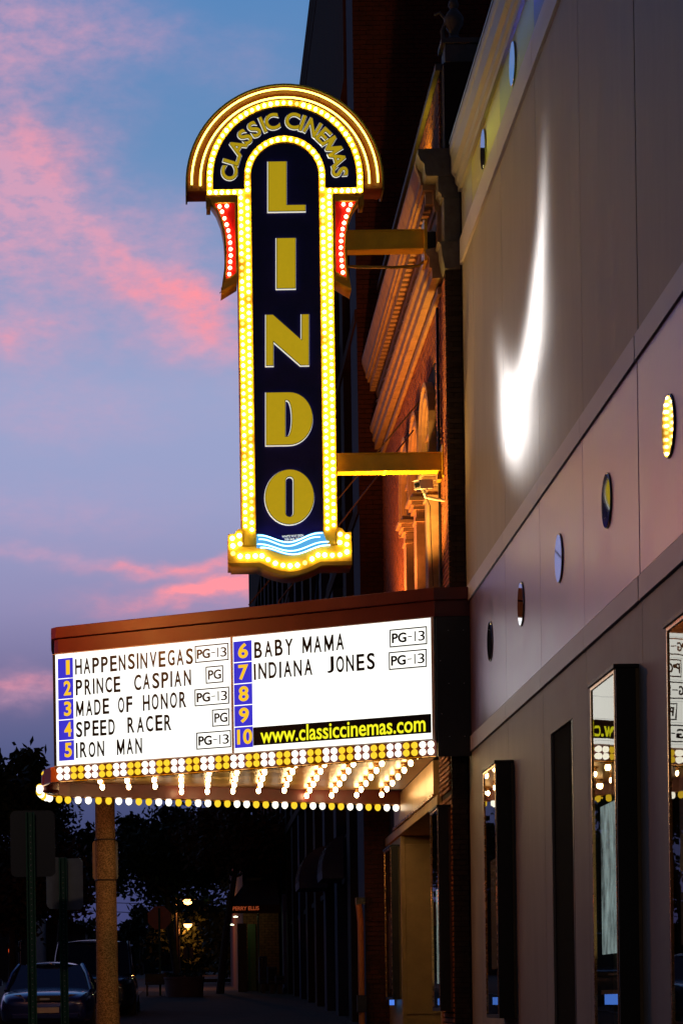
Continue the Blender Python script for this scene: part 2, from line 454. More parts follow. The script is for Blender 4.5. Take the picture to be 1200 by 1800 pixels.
def light(name, kind, loc, col, power, target=None, **k):
    l = bpy.data.lights.new(name, kind); l.color = col; l.energy = power
    for a, v in k.items(): setattr(l, a, v)
    o = bpy.data.objects.new(name, l); COL.objects.link(o); o.location = loc
    if target is not None: o.rotation_euler = (Vector(target) - Vector(loc)).to_track_quat('-Z', 'Y').to_euler()
    return o


def gz(y): return .025 * min(max(y, -60), 158)


# ---------------------------------------------------------------- ground, road, pavement
def strip(name, m, x0, x1, lift, y0=-40, y1=158, label=None):
    mb = MB(); ys = [y0] + [y for y in range(-20, int(y1), 20) if y > y0] + [y1]
    vs = []
    for y in ys: vs += [(x0, y, gz(y) + lift), (x1, y, gz(y) + lift)]
    mb.add(vs, [(2 * i, 2 * i + 1, 2 * i + 3, 2 * i + 2) for i in range(len(ys) - 1)])
    return props(mb.build(name, m), kind='structure')


g = MB(); ys = [-400, -60, 0, 60, 158, 400, 3500]
for y in ys: g.v += [(-2500, y, gz(y) - .02), (2500, y, gz(y) - .02)]
g.f += [(2 * i, 2 * i + 1, 2 * i + 3, 2 * i + 2) for i in range(len(ys) - 1)]
props(g.build('ground', M['asphalt']), kind='structure')
strip('road', M['asphalt'], -12.5, -1.7, 0)
pv = MB()
for (x0, x1, y0, y1) in ((-1.55, 5.5, -40, 78), (-1.55, 5.5, 108, 158), (-19, -12.65, -40, 158)):
    ys = [y0 + (y1 - y0) * i / 8 for i in range(9)]
    for i in range(8):
        a, b = ys[i], ys[i + 1]
        pv.add([(x0, a, gz(a)), (x1, a, gz(a)), (x1, b, gz(b)), (x0, b, gz(b)), (x0, a, gz(a) + .14), (x1, a, gz(a) + .14), (x1, b, gz(b) + .14), (x0, b, gz(b) + .14)],
               [(4, 5, 6, 7), (0, 3, 7, 4), (1, 2, 6, 5), (0, 1, 5, 4), (3, 2, 6, 7)])
props(pv.build('pavement', M['walk']), kind='structure')
kb = MB()
for (x0, x1, y0, y1) in ((-1.72, -1.553, -40, 78), (-1.72, -1.553, 108, 158), (-12.647, -12.48, -40, 158)):
    ys = [y0 + (y1 - y0) * i / 8 for i in range(9)]
    for i in range(8):
        a, b = ys[i], ys[i + 1]
        kb.add([(x0, a, gz(a)), (x1, a, gz(a)), (x1, b, gz(b)), (x0, b, gz(b)), (x0, a, gz(a) + .155), (x1, a, gz(a) + .155), (x1, b, gz(b) + .155), (x0, b, gz(b) + .155)],
               [(4, 5, 6, 7), (0, 3, 7, 4), (1, 2, 6, 5), (0, 1, 5, 4), (3, 2, 6, 7)])
props(kb.build('kerb', M['kerb']), kind='structure')
mk = MB()
for k in range(18):
    a = -30 + k * 10; b = a + 3.5
    mk.add([(-7.2, a, gz(a) + .004), (-7.05, a, gz(a) + .004), (-7.05, b, gz(b) + .004), (-7.2, b, gz(b) + .004)], [(0, 1, 2, 3)])
props(mk.build('road_markings', mat('road_paint', (.6, .5, .1), .7)), kind='structure')

# ---------------------------------------------------------------- grey metal clad building on the right
WX = 3.8
gb = thing('grey_clad_building', (WX, 18, gz(18)), 'grey panelled building with lilac trim bands and round discs, right of the marquee', 'building')
E = EYE
MB().box(WX + .03, WX + 9, 4, 30.38, -.5, E + 11.3).build('core_wall', M['joint'], gb)
cols = [30.40] + [29.3 - 2.62 * i for i in range(10)]
g_ = .011


def clad(name, m, z0, z1, x0, thick=.05, first_gap=True):
    for i in range(len(cols) - 1):
        y1, y0 = cols[i], cols[i + 1]
        gg = .035 if i in (4, 5) else g_
        hi = y1 - (.035 / 2 if i == 5 else g_ / 2) if i else y1
        lo = y0 + (.035 / 2 if i == 4 else g_ / 2)
        MB().box(x0, x0 + thick, lo, hi, E + z0, E + z1).build(name, m, gb)


clad('wall_panel', M['panel'], 5.50, 9.845, WX)
clad('trim_piece', M['trim'], 5.285, 5.495, WX - .035, .07)
clad('band_panel', M['band'], 3.52, 5.28, WX - .012)
clad('trim_piece', M['trim'], 3.30, 3.50, WX - .03, .07)
clad('trim_piece', M['trim'], 9.85, 10.19, WX - .03, .07)
bandwash = [mat('grey_band_wash', (.20, .20, .24), .45, var=.1), mat('olive_band_wash', (.34, .36, .06), .45, var=.1), mat('green_band_wash', (.20, .30, .09), .45, var=.1), mat('blue_band_wash', (.045, .075, .30), .45, var=.1)]  # coloured light wash along the band, put into the panel colours
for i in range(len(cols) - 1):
    MB().box(WX + .004, WX + .05, cols[i + 1] + g_ / 2, cols[i] - g_ / 2, E + 10.20, E + 10.83).build('upper_band_panel', bandwash[min(i, 3)], gb)
# ground floor cladding with a doorway
z_top = 3.295
for i in range(len(cols) - 1):
    y1, y0 = cols[i], cols[i + 1]
    hi = y1 - g_ / 2 if i else y1
    segs = [(y0 + g_ / 2, 22.25), (23.6, hi)] if y0 < 23 < y1 else [(y0 + g_ / 2, hi)]
    for a, b in segs: MB().box(WX, WX + .05, a, b, -.3, E + z_top).build('wall_panel', M['panel'], gb)
MB().box(WX, WX + .05, 22.25, 23.6, E + 2.76, E + z_top).build('wall_panel', M['panel'], gb)
dr = MB().box(WX + .026, WX + .05, 22.25, 23.6, gz(22) + .14, E + 2.755).build('door', mat('doorway_shade', (.006, .005, .005), .95, var=0, spec=.03), gb)  # near-black sheet stands in for the shade of a deep doorway
MB().box(WX + .0, WX + .024, 22.27, 22.33, gz(22) + .14, E + 2.75).build('door_jamb', M['black'], dr)
# cornice
prof = [(WX + .06, 10.83), (WX - .04, 10.83), (WX - .045, 10.90), (WX - .075, 10.94), (WX - .08, 11.02), (WX - .125, 11.08), (WX - .13, 11.30), (WX - .145, 11.34), (WX - .145, 11.44), (WX + .06, 11.47)]
cc = [30.42, 27.9, 25.3, 22.6, 20, 17.4, 14.8, 12.2, 9.6, 7, 4.4]
for i in range(len(cc) - 1):
    MB().prism([(x, E + z) for x, z in prof], cc[i + 1] + .004, cc[i] - .004, 'y').build('cornice_piece', M['cornice'], gb)
MB().box(WX - .15, WX + .3, 4.4, 30.43, E + 11.472, E + 11.50).build('coping', mat('blue_coping', (.10, .16, .42), .4), gb)
# discs (portholes)
dm = MB().lathe([(.236, 0), (.24, .003), (.24, .013), (.236, .017)], 40).mesh('disc', M['disc'], smooth=True)
rimm = MB().lathe([(.243, -.001), (.247, .0), (.247, .009), (.2415, .010)], 40).mesh('disc_rim', M['black'], smooth=True)
ROTX = frame(Vector((0, 1, 0)), Vector((0, 0, 1)), Vector((-1, 0, 0)))
ROTX = Matrix(((0, 0, -1), (0, 1, 0), (1, 0, 0)))
for y in [28.0 - 2.6 * i for i in range(7)]:
    d = inst('disc', dm, gb, (WX - .014, y, E + 4.43), ROTX, (1, .88, 1)); inst('disc_rim', rimm, d, (WX - .013, y, E + 4.43), Matrix.Identity(3))
for y in [28.1 - 2.55 * i for i in range(7)]:
    inst('disc', dm, gb, (WX + .0, y, E + 10.53), ROTX, (1, .88, 1))


# poster cases
def poster_case(y0, y1, xin, xout, ztop, zbot, label, poster, group='tall black poster cases on the walls'):
    t = thing('poster_case', (xin, (y0 + y1) / 2, zbot), label, 'poster case', group)
    w = .045
    b = MB()
    b.box(xin - .03, xin - .002, y0, y1, zbot, ztop)                              # back
    MB().box(xout, xin - .031, y0, y0 + w, zbot, ztop).build('side_panel', M['blackcase'], t, bevel=.004)
    MB().box(xout, xin - .031, y1 - w, y1, zbot, ztop).build('side_panel', M['blackcase'], t, bevel=.004)
    MB().box(xout - .02, xin - .001, y0 - .01, y1 + .01, ztop + .001, ztop + .035).build('top_cap', M['blackcase'], t, bevel=.004)
    MB().box(xout, xin - .031, y0 + w + .001, y1 - w - .001, zbot, zbot + w).build('bottom_rail', M['blackcase'], t)
    b.build('back_panel', M['backing'], t)
    fr = MB()
    fr.box(xout - .006, xout + .02, y0 + w + .002, y0 + w + .03, zbot + w + .002, ztop - .002)
    fr.box(xout - .006, xout + .02, y1 - w - .03, y1 - w - .002, zbot + w + .002, ztop - .002)
    fr.box(xout - .006, xout + .02, y0 + w + .032, y1 - w - .032, ztop - .03, ztop - .002)
    fo = fr.build('frame', M['brass'], t)
    MB().box(xout + .004, xout + .010, y0 + w + .032, y1 - w - .032, zbot + w + .002, ztop - .032).build('glass_pane', M['glass'], fo)
    MB().box(xout + .03, xout + .034, y0 + .12, y1 - .35, E - .045, E + .045).build('blue_card', M['bluescreen'], t)
    zp = ztop - 1.07
    po = MB().box(xout + .05, xout + .056, y0 + .16, y1 - .16, zp - 1.3, zp).build('poster', poster, t)
    return t, po


poster_case(18.98, 20.20, WX, 3.605, E + 2.765, gz(20) + .75, 'tall black poster case with pale poster, right of the dark doorway', M['poster'])
poster_case(26.28, 27.42, WX, 3.595, E + 2.750, gz(26) + .75, 'tall black poster case on the grey wall, between brick pier and dark doorway', M['backing'])
poster_case(15.75, 17.0, WX, 3.605, E + 2.765, gz(16) + .75, 'tall black poster case cut by the edge, nearest of all', M['backing'])

# ---------------------------------------------------------------- old brick theatre behind the marquee
TX = 3.57
th = thing('brick_theatre', (TX, 35, gz(35)), 'old orange lit brick and stone theatre with arched windows behind the marquee', 'building')
YN, YF = 30.44, 40.28
MB().box(TX + .035, 9, YN + .06, YF, E + 2.95, E + 12.6).build('core_wall', M['mortar'], th)
MB().box(TX + .012, TX + .034, YN + .06, YF, E + 5.5, E + 9.79).build('mortar_face', M['mortar'], th)
MB().box(TX + 1.3, 9, YN + .06, YF, -.3, E + 2.94).build('rear_wall', M['mortar'], th)
bz = [0]


def rects_hit(a0, a1, z0, z1, holes):
    for (h0, h1, k0, k1) in holes:
        if a0 < h1 and a1 > h0 and z0 < k1 and z1 > k0: return True
    return False


def brick_field(y0, y1, z0, z1, x, holes, m, name='brickwork', parent=None, course=.0685, L=.205, depth=.03, singles=0, plane='x'):
    """running-bond bricks, proud of the mortar; the first ones as single parts, the rest joined"""
    parent = parent or th; mb = MB(); n = 0; cnt = 0; cache = {}
    rows = int((z1 - z0) / course)
    for r in range(rows):
        za = z0 + r * course; off = (L / 2) if r % 2 else 0
        y = y0 - off
        while y < y1:
            a, b = max(y, y0) + .005, min(y + L, y1) - .005
            y += L
            if b - a < .03 or rects_hit(a, b, za, za + course, holes): continue
            j = random.uniform(-.004, .004); jz = random.uniform(-.0012, .0012)
            if plane == 'x': bx = (x - j, x + depth, a, b, E + za + .012 + jz, E + za + course - .012 + jz)
            else: bx = (a, b, x - j, x + depth, E + za + .005 + jz, E + za + course - .005 + jz)
            if cnt < singles:
                dims = tuple(round(bx[k + 1] - bx[k], 2) for k in (0, 2, 4))
                if dims not in cache: cache[dims] = MB().box(0, dims[0], 0, dims[1], 0, bx[5] - bx[4]).mesh('brick', m)
                inst('brick', cache[dims], parent, (bx[0], bx[2], bx[4])); cnt += 1
            else: mb.box(*bx)
    if mb.v: mb.build(name, m, parent, kind='stuff')


# windows: three tall arches
WIN = [32.52, 34.07, 35.62]; HW = .50; SPR = 8.12
holes = [(w - HW - .16, w + HW + .16, 4.0, 8.95) for w in WIN]
brick_field(YN, YF, 5.6, 9.75, TX, holes, M['brick'])
brick_field(YN + .4, YF, 11.45, 12.6, TX, [], M['brick'])
brick_field(YN + .30, 31.95, 2.86, 3.5, TX, [], M['brick'], 'brickwork')
# near end wall of the theatre, seen over the grey building
MB().box(TX + .004, WX - .004, YN + .03, YN + .058, -.3, E + 9.8).build('end_wall', M['mortar'], th)
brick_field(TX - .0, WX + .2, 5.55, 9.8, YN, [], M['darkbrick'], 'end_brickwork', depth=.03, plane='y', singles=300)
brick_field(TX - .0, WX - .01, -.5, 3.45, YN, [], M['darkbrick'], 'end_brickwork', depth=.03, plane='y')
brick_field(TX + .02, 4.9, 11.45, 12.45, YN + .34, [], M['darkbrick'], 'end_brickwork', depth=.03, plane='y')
MB().box(TX + .02, 4.9, YN + .37, YN + .4, E + 11.45, E + 12.6).build('parapet_end', M['mortar'], th)
brick_field(TX, TX + 1.25, -.5, 2.72, 37.72, [], M['darkbrick'], 'end_brickwork', plane='y') if 0 else None
# stone arch surrounds
for w in WIN:
    mb = MB()
    win = None
    for k, (r0, r1, xo) in enumerate(((.44, .50, TX - .03), (.50, .57, TX - .075), (.57, .66, TX - .04), (.66, .72, TX - .095))):
        mb = MB(); n = 14
        for i in range(n):
            t0, t1 = math.pi * i / n, math.pi * (i + 1) / n
            poly = [(w + r0 * math.cos(t0), E + SPR + r0 * math.sin(t0)), (w + r1 * math.cos(t0), E + SPR + r1 * math.sin(t0)),
                    (w + r1 * math.cos(t1), E + SPR + r1 * math.sin(t1)), (w + r0 * math.cos(t1), E + SPR + r0 * math.sin(t1))]
            mb.prism(poly, xo, TX + .034, 'x')
        for s in (-1, 1):
            a, b = sorted((w + s * r0, w + s * r1)); mb.box(xo, TX + .034, a, b, E + 7.42, E + SPR)
        o = mb.build('arch_surround' if k == 0 else 'arch_moulding', M['stone'], th if k == 0 else win)
        if k == 0: win = o
    gm_ = MB(); gm_.prism([(w + .44 * math.cos(math.pi * i / 14), E + SPR + .44 * math.sin(math.pi * i / 14)) for i in range(15)], TX + .002, TX + .0115, 'x')
    gm_.box(TX + .002, TX + .0115, w - .44, w + .44, E + 4.0, E + SPR)
    gm_.build('glass_pane', M['glassdark'], win)
    sb = MB(); sb.box(TX - .022, TX + .001, w - .02, w + .02, E + 4.0, E + SPR + .42); sb.box(TX - .018, TX + .001, w - .44, w + .44, E + 6.6, E + 6.65); sb.box(TX - .018, TX + .001, w - .44, w + .44, E + SPR - .02, E + SPR + .03)
    sb.build('sash', M['beige'], win)
# pilasters with capitals between the windows
for p in (31.75, 33.3, 34.85):
    pl = MB().box(TX - .15, TX + .034, p - .17, p + .17, E + 4.0, E + 6.99).build('pilaster', M['stone'], th, bevel=.006)
    cp = MB()
    for (d, h, z0, z1) in ((.17, .21, 6.995, 7.04), (.15, .19, 7.045, 7.16), (.19, .23, 7.165, 7.22), (.22, .26, 7.225, 7.28), (.26, .30, 7.285, 7.34), (.20, .24, 7.345, 7.415)):
        cp.box(TX - d, TX + .034, p - h, p + h, E + z0, E + z1)
    cp.build('capital', M['stone'], pl, bevel=.004)
# rusticated quoin strips between windows and end pier read as brick; string course
MB().box(TX - .05, TX + .034, YN + .4, YF - .01, E + 9.60, E + 9.70).build('string_course', M['stone'], th)
# entablature and cornice, in stones
low = [(TX + .034, 9.80), (TX - .13, 9.80), (TX - .13, 9.93), (TX - .165, 9.95), (TX - .165, 10.08), (TX - .20, 10.12), (TX - .21, 10.19), (TX - .06, 10.22), (TX - .05, 10.70), (TX - .08, 10.72), (TX - .09, 10.80), (TX + .034, 10.80)]
top = [(TX + .034, 10.99), (TX - .24, 10.99), (TX - .24, 11.05), (TX - .27, 11.07), (TX - .275, 11.16), (TX - .30, 11.22), (TX - .335, 11.33), (TX - .335, 11.40), (TX + .034, 11.44)]
n = 14; ya, yb = YN + .34, YF
for i in range(n):
    a = ya + (yb - ya) * i / n + .005; b = ya + (yb - ya) * (i + 1) / n - .005
    MB().prism([(x, E + z) for x, z in low], a, b, 'y').build('frieze_stone', M['stone'], th)
    MB().prism([(x, E + z) for x, z in top], a, b, 'y').build('cornice_stone', M['stone'], th)
    MB().box(TX - .10, TX + .034, a, b, E + 10.805, E + 10.985).build('bed_moulding', M['stone'], th)
    for k in range(3):
        c = a + (b - a) * (k + .5) / 3
        MB().box(TX - .20, TX - .101, c - .06, c + .06, E + 10.82, E + 10.975).build('dentil', M['stone'], th)
# relief panels in the frieze
for i in range(7):
    c = ya + (yb - ya) * (i + .5) / 7; mb = MB()
    mb.tube([(TX - .075, c + .42 * math.cos(t) * .8, E + 10.46 + .16 * math.sin(t)) for t in [2 * math.pi * k / 16 for k in range(17)]], .022, 6)
    mb.lathe([(.02, -.03), (.09, 0), (.06, .05)], 10, (TX - .07, c, E + 10.46))
    mb.build('frieze_relief', M['stone'], th, smooth=True)
# end pier blocks in grey stone
pr = [(TX + .3, 11.44), (TX - .335, 11.42), (TX - .335, 11.35), (TX - .30, 11.27), (TX - .25, 11.22), (TX - .24, 11.10), (TX - .22, 11.06), (TX + .3, 11.06)]
MB().prism([(x, E + z) for x, z in pr], YN, YN + .335, 'y').build('cap_stone', M['greystone'], th)
MB().prism([(TX + .22, E + 11.055), (TX - .07, E + 11.055), (TX - .07, E + 10.86), (TX - .03, E + 10.82), (TX - .02, E + 10.77), (TX + .22, E + 10.77)], YN + .01, YN + .335, 'y').build('cap_stone', M['greystone'], th)
MB().box(TX + .0, TX + .225, YN + .0, YN + .335, E + 10.18, E + 10.765).build('pier_block', M['greystone'], th, bevel=.012)
MB().prism([(TX + .22, E + 10.175), (TX - .09, E + 10.175), (TX - .05, E + 10.13), (TX - .035, E + 9.98), (TX + .0, E + 9.80), (TX + .22, E + 9.80)], YN - .03, YN + .335, 'y').build('pier_block', M['greystone'], th, bevel=.012)
# parapet coping steps and finial
MB().box(TX - .05, TX + .55, YN + .33, YF, E + 12.605, E + 12.70).build('parapet_coping', M['greystone'], th, bevel=.01)
MB().box(TX + .08, 4.9, YN + .30, YN + .7, E + 12.705, E + 12.95).build('parapet_step', M['greystone'], th, bevel=.01)
MB().box(TX + .03, 4.9, YN + .28, YN + .72, E + 12.955, E + 13.03).build('parapet_coping', M['greystone'], th, bevel=.01)
fin = MB().lathe([(.11, 0), (.13, .04), (.06, .10), (.07, .16), (.13, .26), (.14, .34), (.09, .42), (.05, .47), (.075, .52), (.06, .58), (.01, .62)], 14, (TX + .23, YN + .5, E + 13.033)).build('finial', M['greystone'], th, smooth=True)
MB().tube([(TX + .10, YN + .5, E + 13.04), (TX + .07, YN + .5, E + 13.2), (TX + .13, YN + .5, E + 13.36), (TX + .04, YN + .5, E + 13.46), (TX - .03, YN + .5, E + 13.43)], [.04, .03, .028, .02, .015], 7).build('scroll', M['greystone'], fin, smooth=True)
# ground floor: near brick pier, recessed entry, header under the marquee
MB().box(TX + .034, WX + .2, YN + .06, 31.92, -.3, E + 2.93).build('entry_pier', M['mortar'], th)
brick_field(YN + .03, 31.9, -.7, 2.85, TX, [], M['brick'])
MB().box(TX + .0, TX + 1.29, 37.72, YF, -.3, E + 2.93).build('entry_pier', M['beige'], th)
MB().box(TX + .06, TX + 1.0, 37.70, 37.719, E - .2, E + 2.62).build('entry_panel', M['beige'], th, bevel=.006)
MB().box(TX - .012, TX + .06, 37.69, 37.80, -.2, E + 2.755).build('jamb_trim', M['beige'], th)
MB().box(TX - .012, TX + .05, 31.90, 31.99, -.2, E + 2.755).build('jamb_trim', M['beige'], th)
MB().box(TX + .0, TX + 1.29, 32.0, 37.71, E + 2.76, E + 2.9).build('entry_soffit', M['beige'], th)
MB().box(TX - .04, TX + .033, 31.9, YF - .02, E + 2.765, E + 2.905).build('header_moulding', M['beige'], th, bevel=.01)
MB().box(TX - .075, TX + .033, 32.2, 38.4, E + 2.91, E + 2.945).build('header_edge', M['brass'], th)
for k in range(6):
    a = 32.25 + k * 1.02
    MB().box(TX - .05, TX + .033, a, a + 1.005, E + 2.95, E + 3.43).build('header_panel', M['soffit'], th)
poster_case(30.62, 31.62, TX, TX - .17, E + 2.62, gz(31) + .7, 'narrow black poster case on the brick pier at the theatre entry', M['poster'])
poster_case(37.95, 39.3, TX, TX - .15, E + 2.6, gz(38) + .7, 'dark poster case past the theatre entry, behind the marquee', M['backing'])
for (x, y) in ((TX - .16, 30.9), ):
    pass

# ---------------------------------------------------------------- marquee canopy
A_, B_ = Vector((3.32, 30.0, 0)), Vector((-1.86, 32.74, 0))     # near and far ends of the reader board face
rgt = (A_ - B_).normalized(); nrm = Vector((rgt.y, -rgt.x, 0)); UPV = Vector((0, 0, 1)); FACE = frame(rgt, UPV, nrm)
LEN = (A_ - B_).length


def mq(u, z, d=0.0):
    p = B_ + rgt * u + nrm * d; return Vector((p.x, p.y, E + z))


def u_of(px):
    """board position along the face for an image column near its middle"""
    t = (px - CX + .0075 * 1000 * 0 + (1768 - 1220) * sr) / F
    # solve (B.x + r.x u) / (B.y + r.y u) = t
    return (t * B_.y - B_.x) / (rgt.x - t * rgt.y)


nose = []
cA, cB = Vector((-1.86, 32.74)), Vector((-1.95, 34.9))
plan = [(3.795, 30.0), (3.32, 30.0), (-1.80, 32.71), (-1.93, 32.83), (-2.05, 33.2), (-2.10, 33.8), (-2.08, 34.5), (-1.98, 34.85), (-1.8, 35.0), (3.56, 37.3), (3.56, 30.4), (3.795, 30.4)]


def offset_plan(d):
    """only the outer edge moves outward"""
    c = Vector((1.2, 33.6)); out = []
    n = len(plan)
    for i, p in enumerate(plan):
        p = Vector(p)
        if i in (0, 9, 10, 11): out.append((p.x, p.y - (d if i == 0 else -d if i == 9 else 0))); continue
        a = (p - Vector(plan[i - 1])).normalized(); b = (Vector(plan[i + 1]) - p).normalized()
        t = (a + b).normalized(); nn = Vector((-t.y, t.x)) * -1
        if nn.dot(p - c) < 0: nn = -nn
        out.append(tuple(p + nn * d))
    return out


full_plan = plan


def top_plan(d):
    global plan
    plan = [(3.795, 30.0), (3.32, 30.0), (-1.80, 32.71), (-1.86, 32.80), (-1.88, 33.1), (-1.92, 33.8), (-1.93, 34.4), (-1.86, 34.75), (-1.7, 34.95), (3.56, 37.3), (3.56, 30.4), (3.795, 30.4)]
    o = offset_plan(d); plan = full_plan; return o


mqt = thing('theatre_marquee', (1.0, 34, E + 3.2), 'wedge shaped theatre marquee with lit white reader board and rows of bulbs', 'marquee')
MB().prism(top_plan(.035), E + 5.30, E + 5.465, 'z').build('top_fascia', M['red'], mqt, bevel=.008)
MB().prism(top_plan(-.01), E + 5.09, E + 5.296, 'z').build('lower_fascia', M['red'], mqt)
core = [(p[0], p[1]) for p in top_plan(-.06)]
MB().prism(core, E + 3.47, E + 5.086, 'z').build('body_box', M['black'], mqt)
# dark end panel between reader board and wall
MB().box(3.345, 3.79, 30.005, 30.06, E + 3.24, E + 5.085).build('end_panel', M['black'], mqt)
for (x, z) in ((3.5, 4.9), (3.7, 4.9), (3.5, 4.2), (3.7, 4.2), (3.5, 3.5), (3.7, 3.5), (3.40, 3.8), (3.39, 4.5)):
    MB().lathe([(.008, -.004), (.008, .004)], 6, (x, 30.003, E + z)).build('rivet', M['galv'], mqt)
# lower valance: thin walls with the bulb strip, open underneath
op = plan[1:10]; ip = offset_plan(-.07)[1:10]; inner_z0, inner_z1 = 3.24, 3.465
for i in range(len(op) - 1):
    quad = [op[i], op[i + 1], ip[i + 1], ip[i]]
    MB().prism(quad, E + inner_z0, E + inner_z1, 'z').build('bulb_strip_panel' if i == 1 else 'valance', M['stripbase'] if i == 1 else M['red'], mqt)
    mm = MB(); pa, pb = Vector(op[i]), Vector(op[i + 1]); c0, c1 = Vector(ip[i]), Vector(ip[i + 1])
lo = MB().tube([(p[0], p[1], E + inner_z0 - .006) for p in offset_plan(.01)[1:10]], .012, 6).build('lower_edge_trim', M['brass'], mqt)
# soffit in polished sheets
sp = MB()
ys = [30.1 + .6 * i for i in range(13)]


def clip_x(y):
    """leftmost x of the plan at depth y"""
    xs = []
    for i in range(len(ip)):
        p, q = ip[i], ip[(i + 1) % len(ip)]
        if (p[1] - y) * (q[1] - y) < 0:
            t = (y - p[1]) / (q[1] - p[1]); xs.append(p[0] + (q[0] - p[0]) * t)
    return xs


for i in range(12):
    a, b = ys[i] + .006, ys[i + 1] - .006
    xa, xb = clip_x(a), clip_x(b)
    if not xa or not xb: continue
    x0a, x0b = min(xa), min(xb)
    r = TX - .055
    ra = min(r, max(xa)) if a > 35.1 else r; rb = min(r, max(xb)) if b > 35.1 else r
    if a > 35.0:
        x0a = min(x for x in xa); x0b = min(x for x in xb); ra = rb = r
    MB().prism([(x0a + .03, a), (ra, a), (rb, b), (x0b + .03, b)], E + 3.44, E + 3.452, 'z').build('soffit_sheet', M['soffit'], mqt)
# bulbs under the soffit
bw = bulb_mesh('clear_bulb', M['bulbwhite'], .034, 1.35)
sock = MB().lathe([(.028, 0), (.032, .05), (.045, .055), (.045, .065)], 10).mesh('socket', M['brass'], smooth=True)
DOWN = Matrix(((1, 0, 0), (0, -1, 0), (0, 0, -1)))
for i in range(13):
    x = -1.25 + .40 * i
    for k in range(7):
        y = 30.75 + .95 * k
        xs = clip_x(y)
        if not xs or x < min(xs) + .12 or x > TX - .15: continue
        if x - y * 0 > 3.35: continue
        s_ = inst('socket', sock, mqt, (x, y, E + 3.375))
        inst('clear_bulb', bw, mqt, (x, y, E + 3.335), DOWN)
# bulbs of the two row strip
bsw = MB().lathe([(.012, -.01), (.040, .012), (.047, .03), (.040, .055), (.018, .070), (.002, .074)], 12).mesh('strip_bulb', M['bulbstripwhite'], smooth=True)
bsa = bsw.copy(); bsa.materials.clear(); bsa.materials.append(M['bulbamber'])
FN = frame(rgt, UPV, nrm)
nb = 50
for i in range(nb):
    u = .10 + i * (LEN - .16) / (nb - 1)
    for z in (3.305, 3.40):
        p = mq(u, z, .005)
        inst('strip_bulb', bsw if (i // 2) % 2 == 0 else bsa, mqt, p, FN)
# hanging bulbs round the bottom edge, far side and nose
bhw = bulb_mesh('edge_bulb', M['bulbstripwhite'], .051, 1.2)
bha = bhw.copy(); bha.materials.clear(); bha.materials.append(M['bulbamber'])
far = [Vector(p) for p in offset_plan(.0)[2:10]]
seglen = [(far[i + 1] - far[i]).length for i in range(len(far) - 1)]; tot = sum(seglen); step = .168
k = 0; d = .62
while d < tot - .1:
    r = d; i = 0
    while r > seglen[i]: r -= seglen[i]; i += 1
    p = far[i] + (far[i + 1] - far[i]) * (r / seglen[i])
    t = (far[i + 1] - far[i]).normalized(); out = Vector((-t.y, t.x)); out = out if out.dot(p - Vector((1, 33.5))) > 0 else -out
    hang = i < 5
    q = Vector((p.x, p.y, E + (3.19 if not hang else 3.20)))
    if hang: q += Vector((out.x, out.y, 0)) * .06; rot = frame(Vector((t.x, t.y, 0)), Vector((0, 0, 1)), Vector((out.x, out.y, -.6)).normalized()); 
    rot = DOWN
    inst('edge_bulb', bhw if (k // 2) % 2 == 0 else bha, mqt, q, rot); d += step; k += 1
# a few bulbs on the nose at the strip height
for j, (px, py) in enumerate(((80, 1361), (71, 1384))):
    inst('edge_bulb', bha, mqt, at(px, py, 33.6), frame(Vector((0, 1, 0)), Vector((0, 0, 1)), Vector((1, 0, 0))) @ Matrix(((1, 0, 0), (0, -1, 0), (0, 0, -1))))
MB().lathe([(.10, 0), (.13, .03), (.13, .24), (.10, .28)], 18, (-1.97, 33.35, E + 3.15)).build('nose_cap', M['red'], mqt, smooth=True)

# reader board
ZT, ZB = 5.072, 3.475
us = u_of(408.5)


def board_plate(name, u0, u1, z0, z1, d0, d1, m, parent):
    mb = MB(); vs = [mq(u, z, d) for u in (u0, u1) for d in (d0, d1) for z in (z0, z1)]
    mb.add(vs, [(0, 1, 3, 2), (4, 6, 7, 5), (0, 4, 5, 1), (2, 3, 7, 6), (0, 2, 6, 4), (1, 5, 7, 3)])
    return mb.build(name, m, parent)


bd1 = board_plate('reader_board', .03, us - .018, ZB, ZT, -.05, .0, M['board'], mqt)
bd2 = board_plate('reader_board', us + .018, LEN - .05, ZB, ZT, -.05, .0, M['board'], mqt)
for (u0, u1, z0, z1) in ((us - .016, us + .016, ZB, ZT), (-.01, .028, ZB - .0, ZT), (LEN - .048, LEN - .012, ZB, ZT), (-.01, LEN - .012, ZB - .02, ZB - .002), (-.01, LEN - .012, ZT + .002, ZT + .014)):
    board_plate('board_frame', u0, u1, z0, z1, -.04, .012, M['black'] if u0 < us - .1 and u1 - u0 < .1 else M['galv'], mqt)
PH = ZT - ZB
rail = glow('letter_rail_acrylic', (1.0, .98, .92), .80)
for k in range(6):
    for z in (zf_ for zf_ in (ZT - (.222 + .187 * (k - 1)) * PH, )):
        if ZB < z < ZT:
            board_plate('letter_rail', .26, us - .02, z, z + .006, .0006, .003, rail, bd1); board_plate('letter_rail', us + .30, LEN - .06, z, z + .006, .0006, .003, rail, bd2)


def zf(fr): return ZT - fr * PH


LM = {}


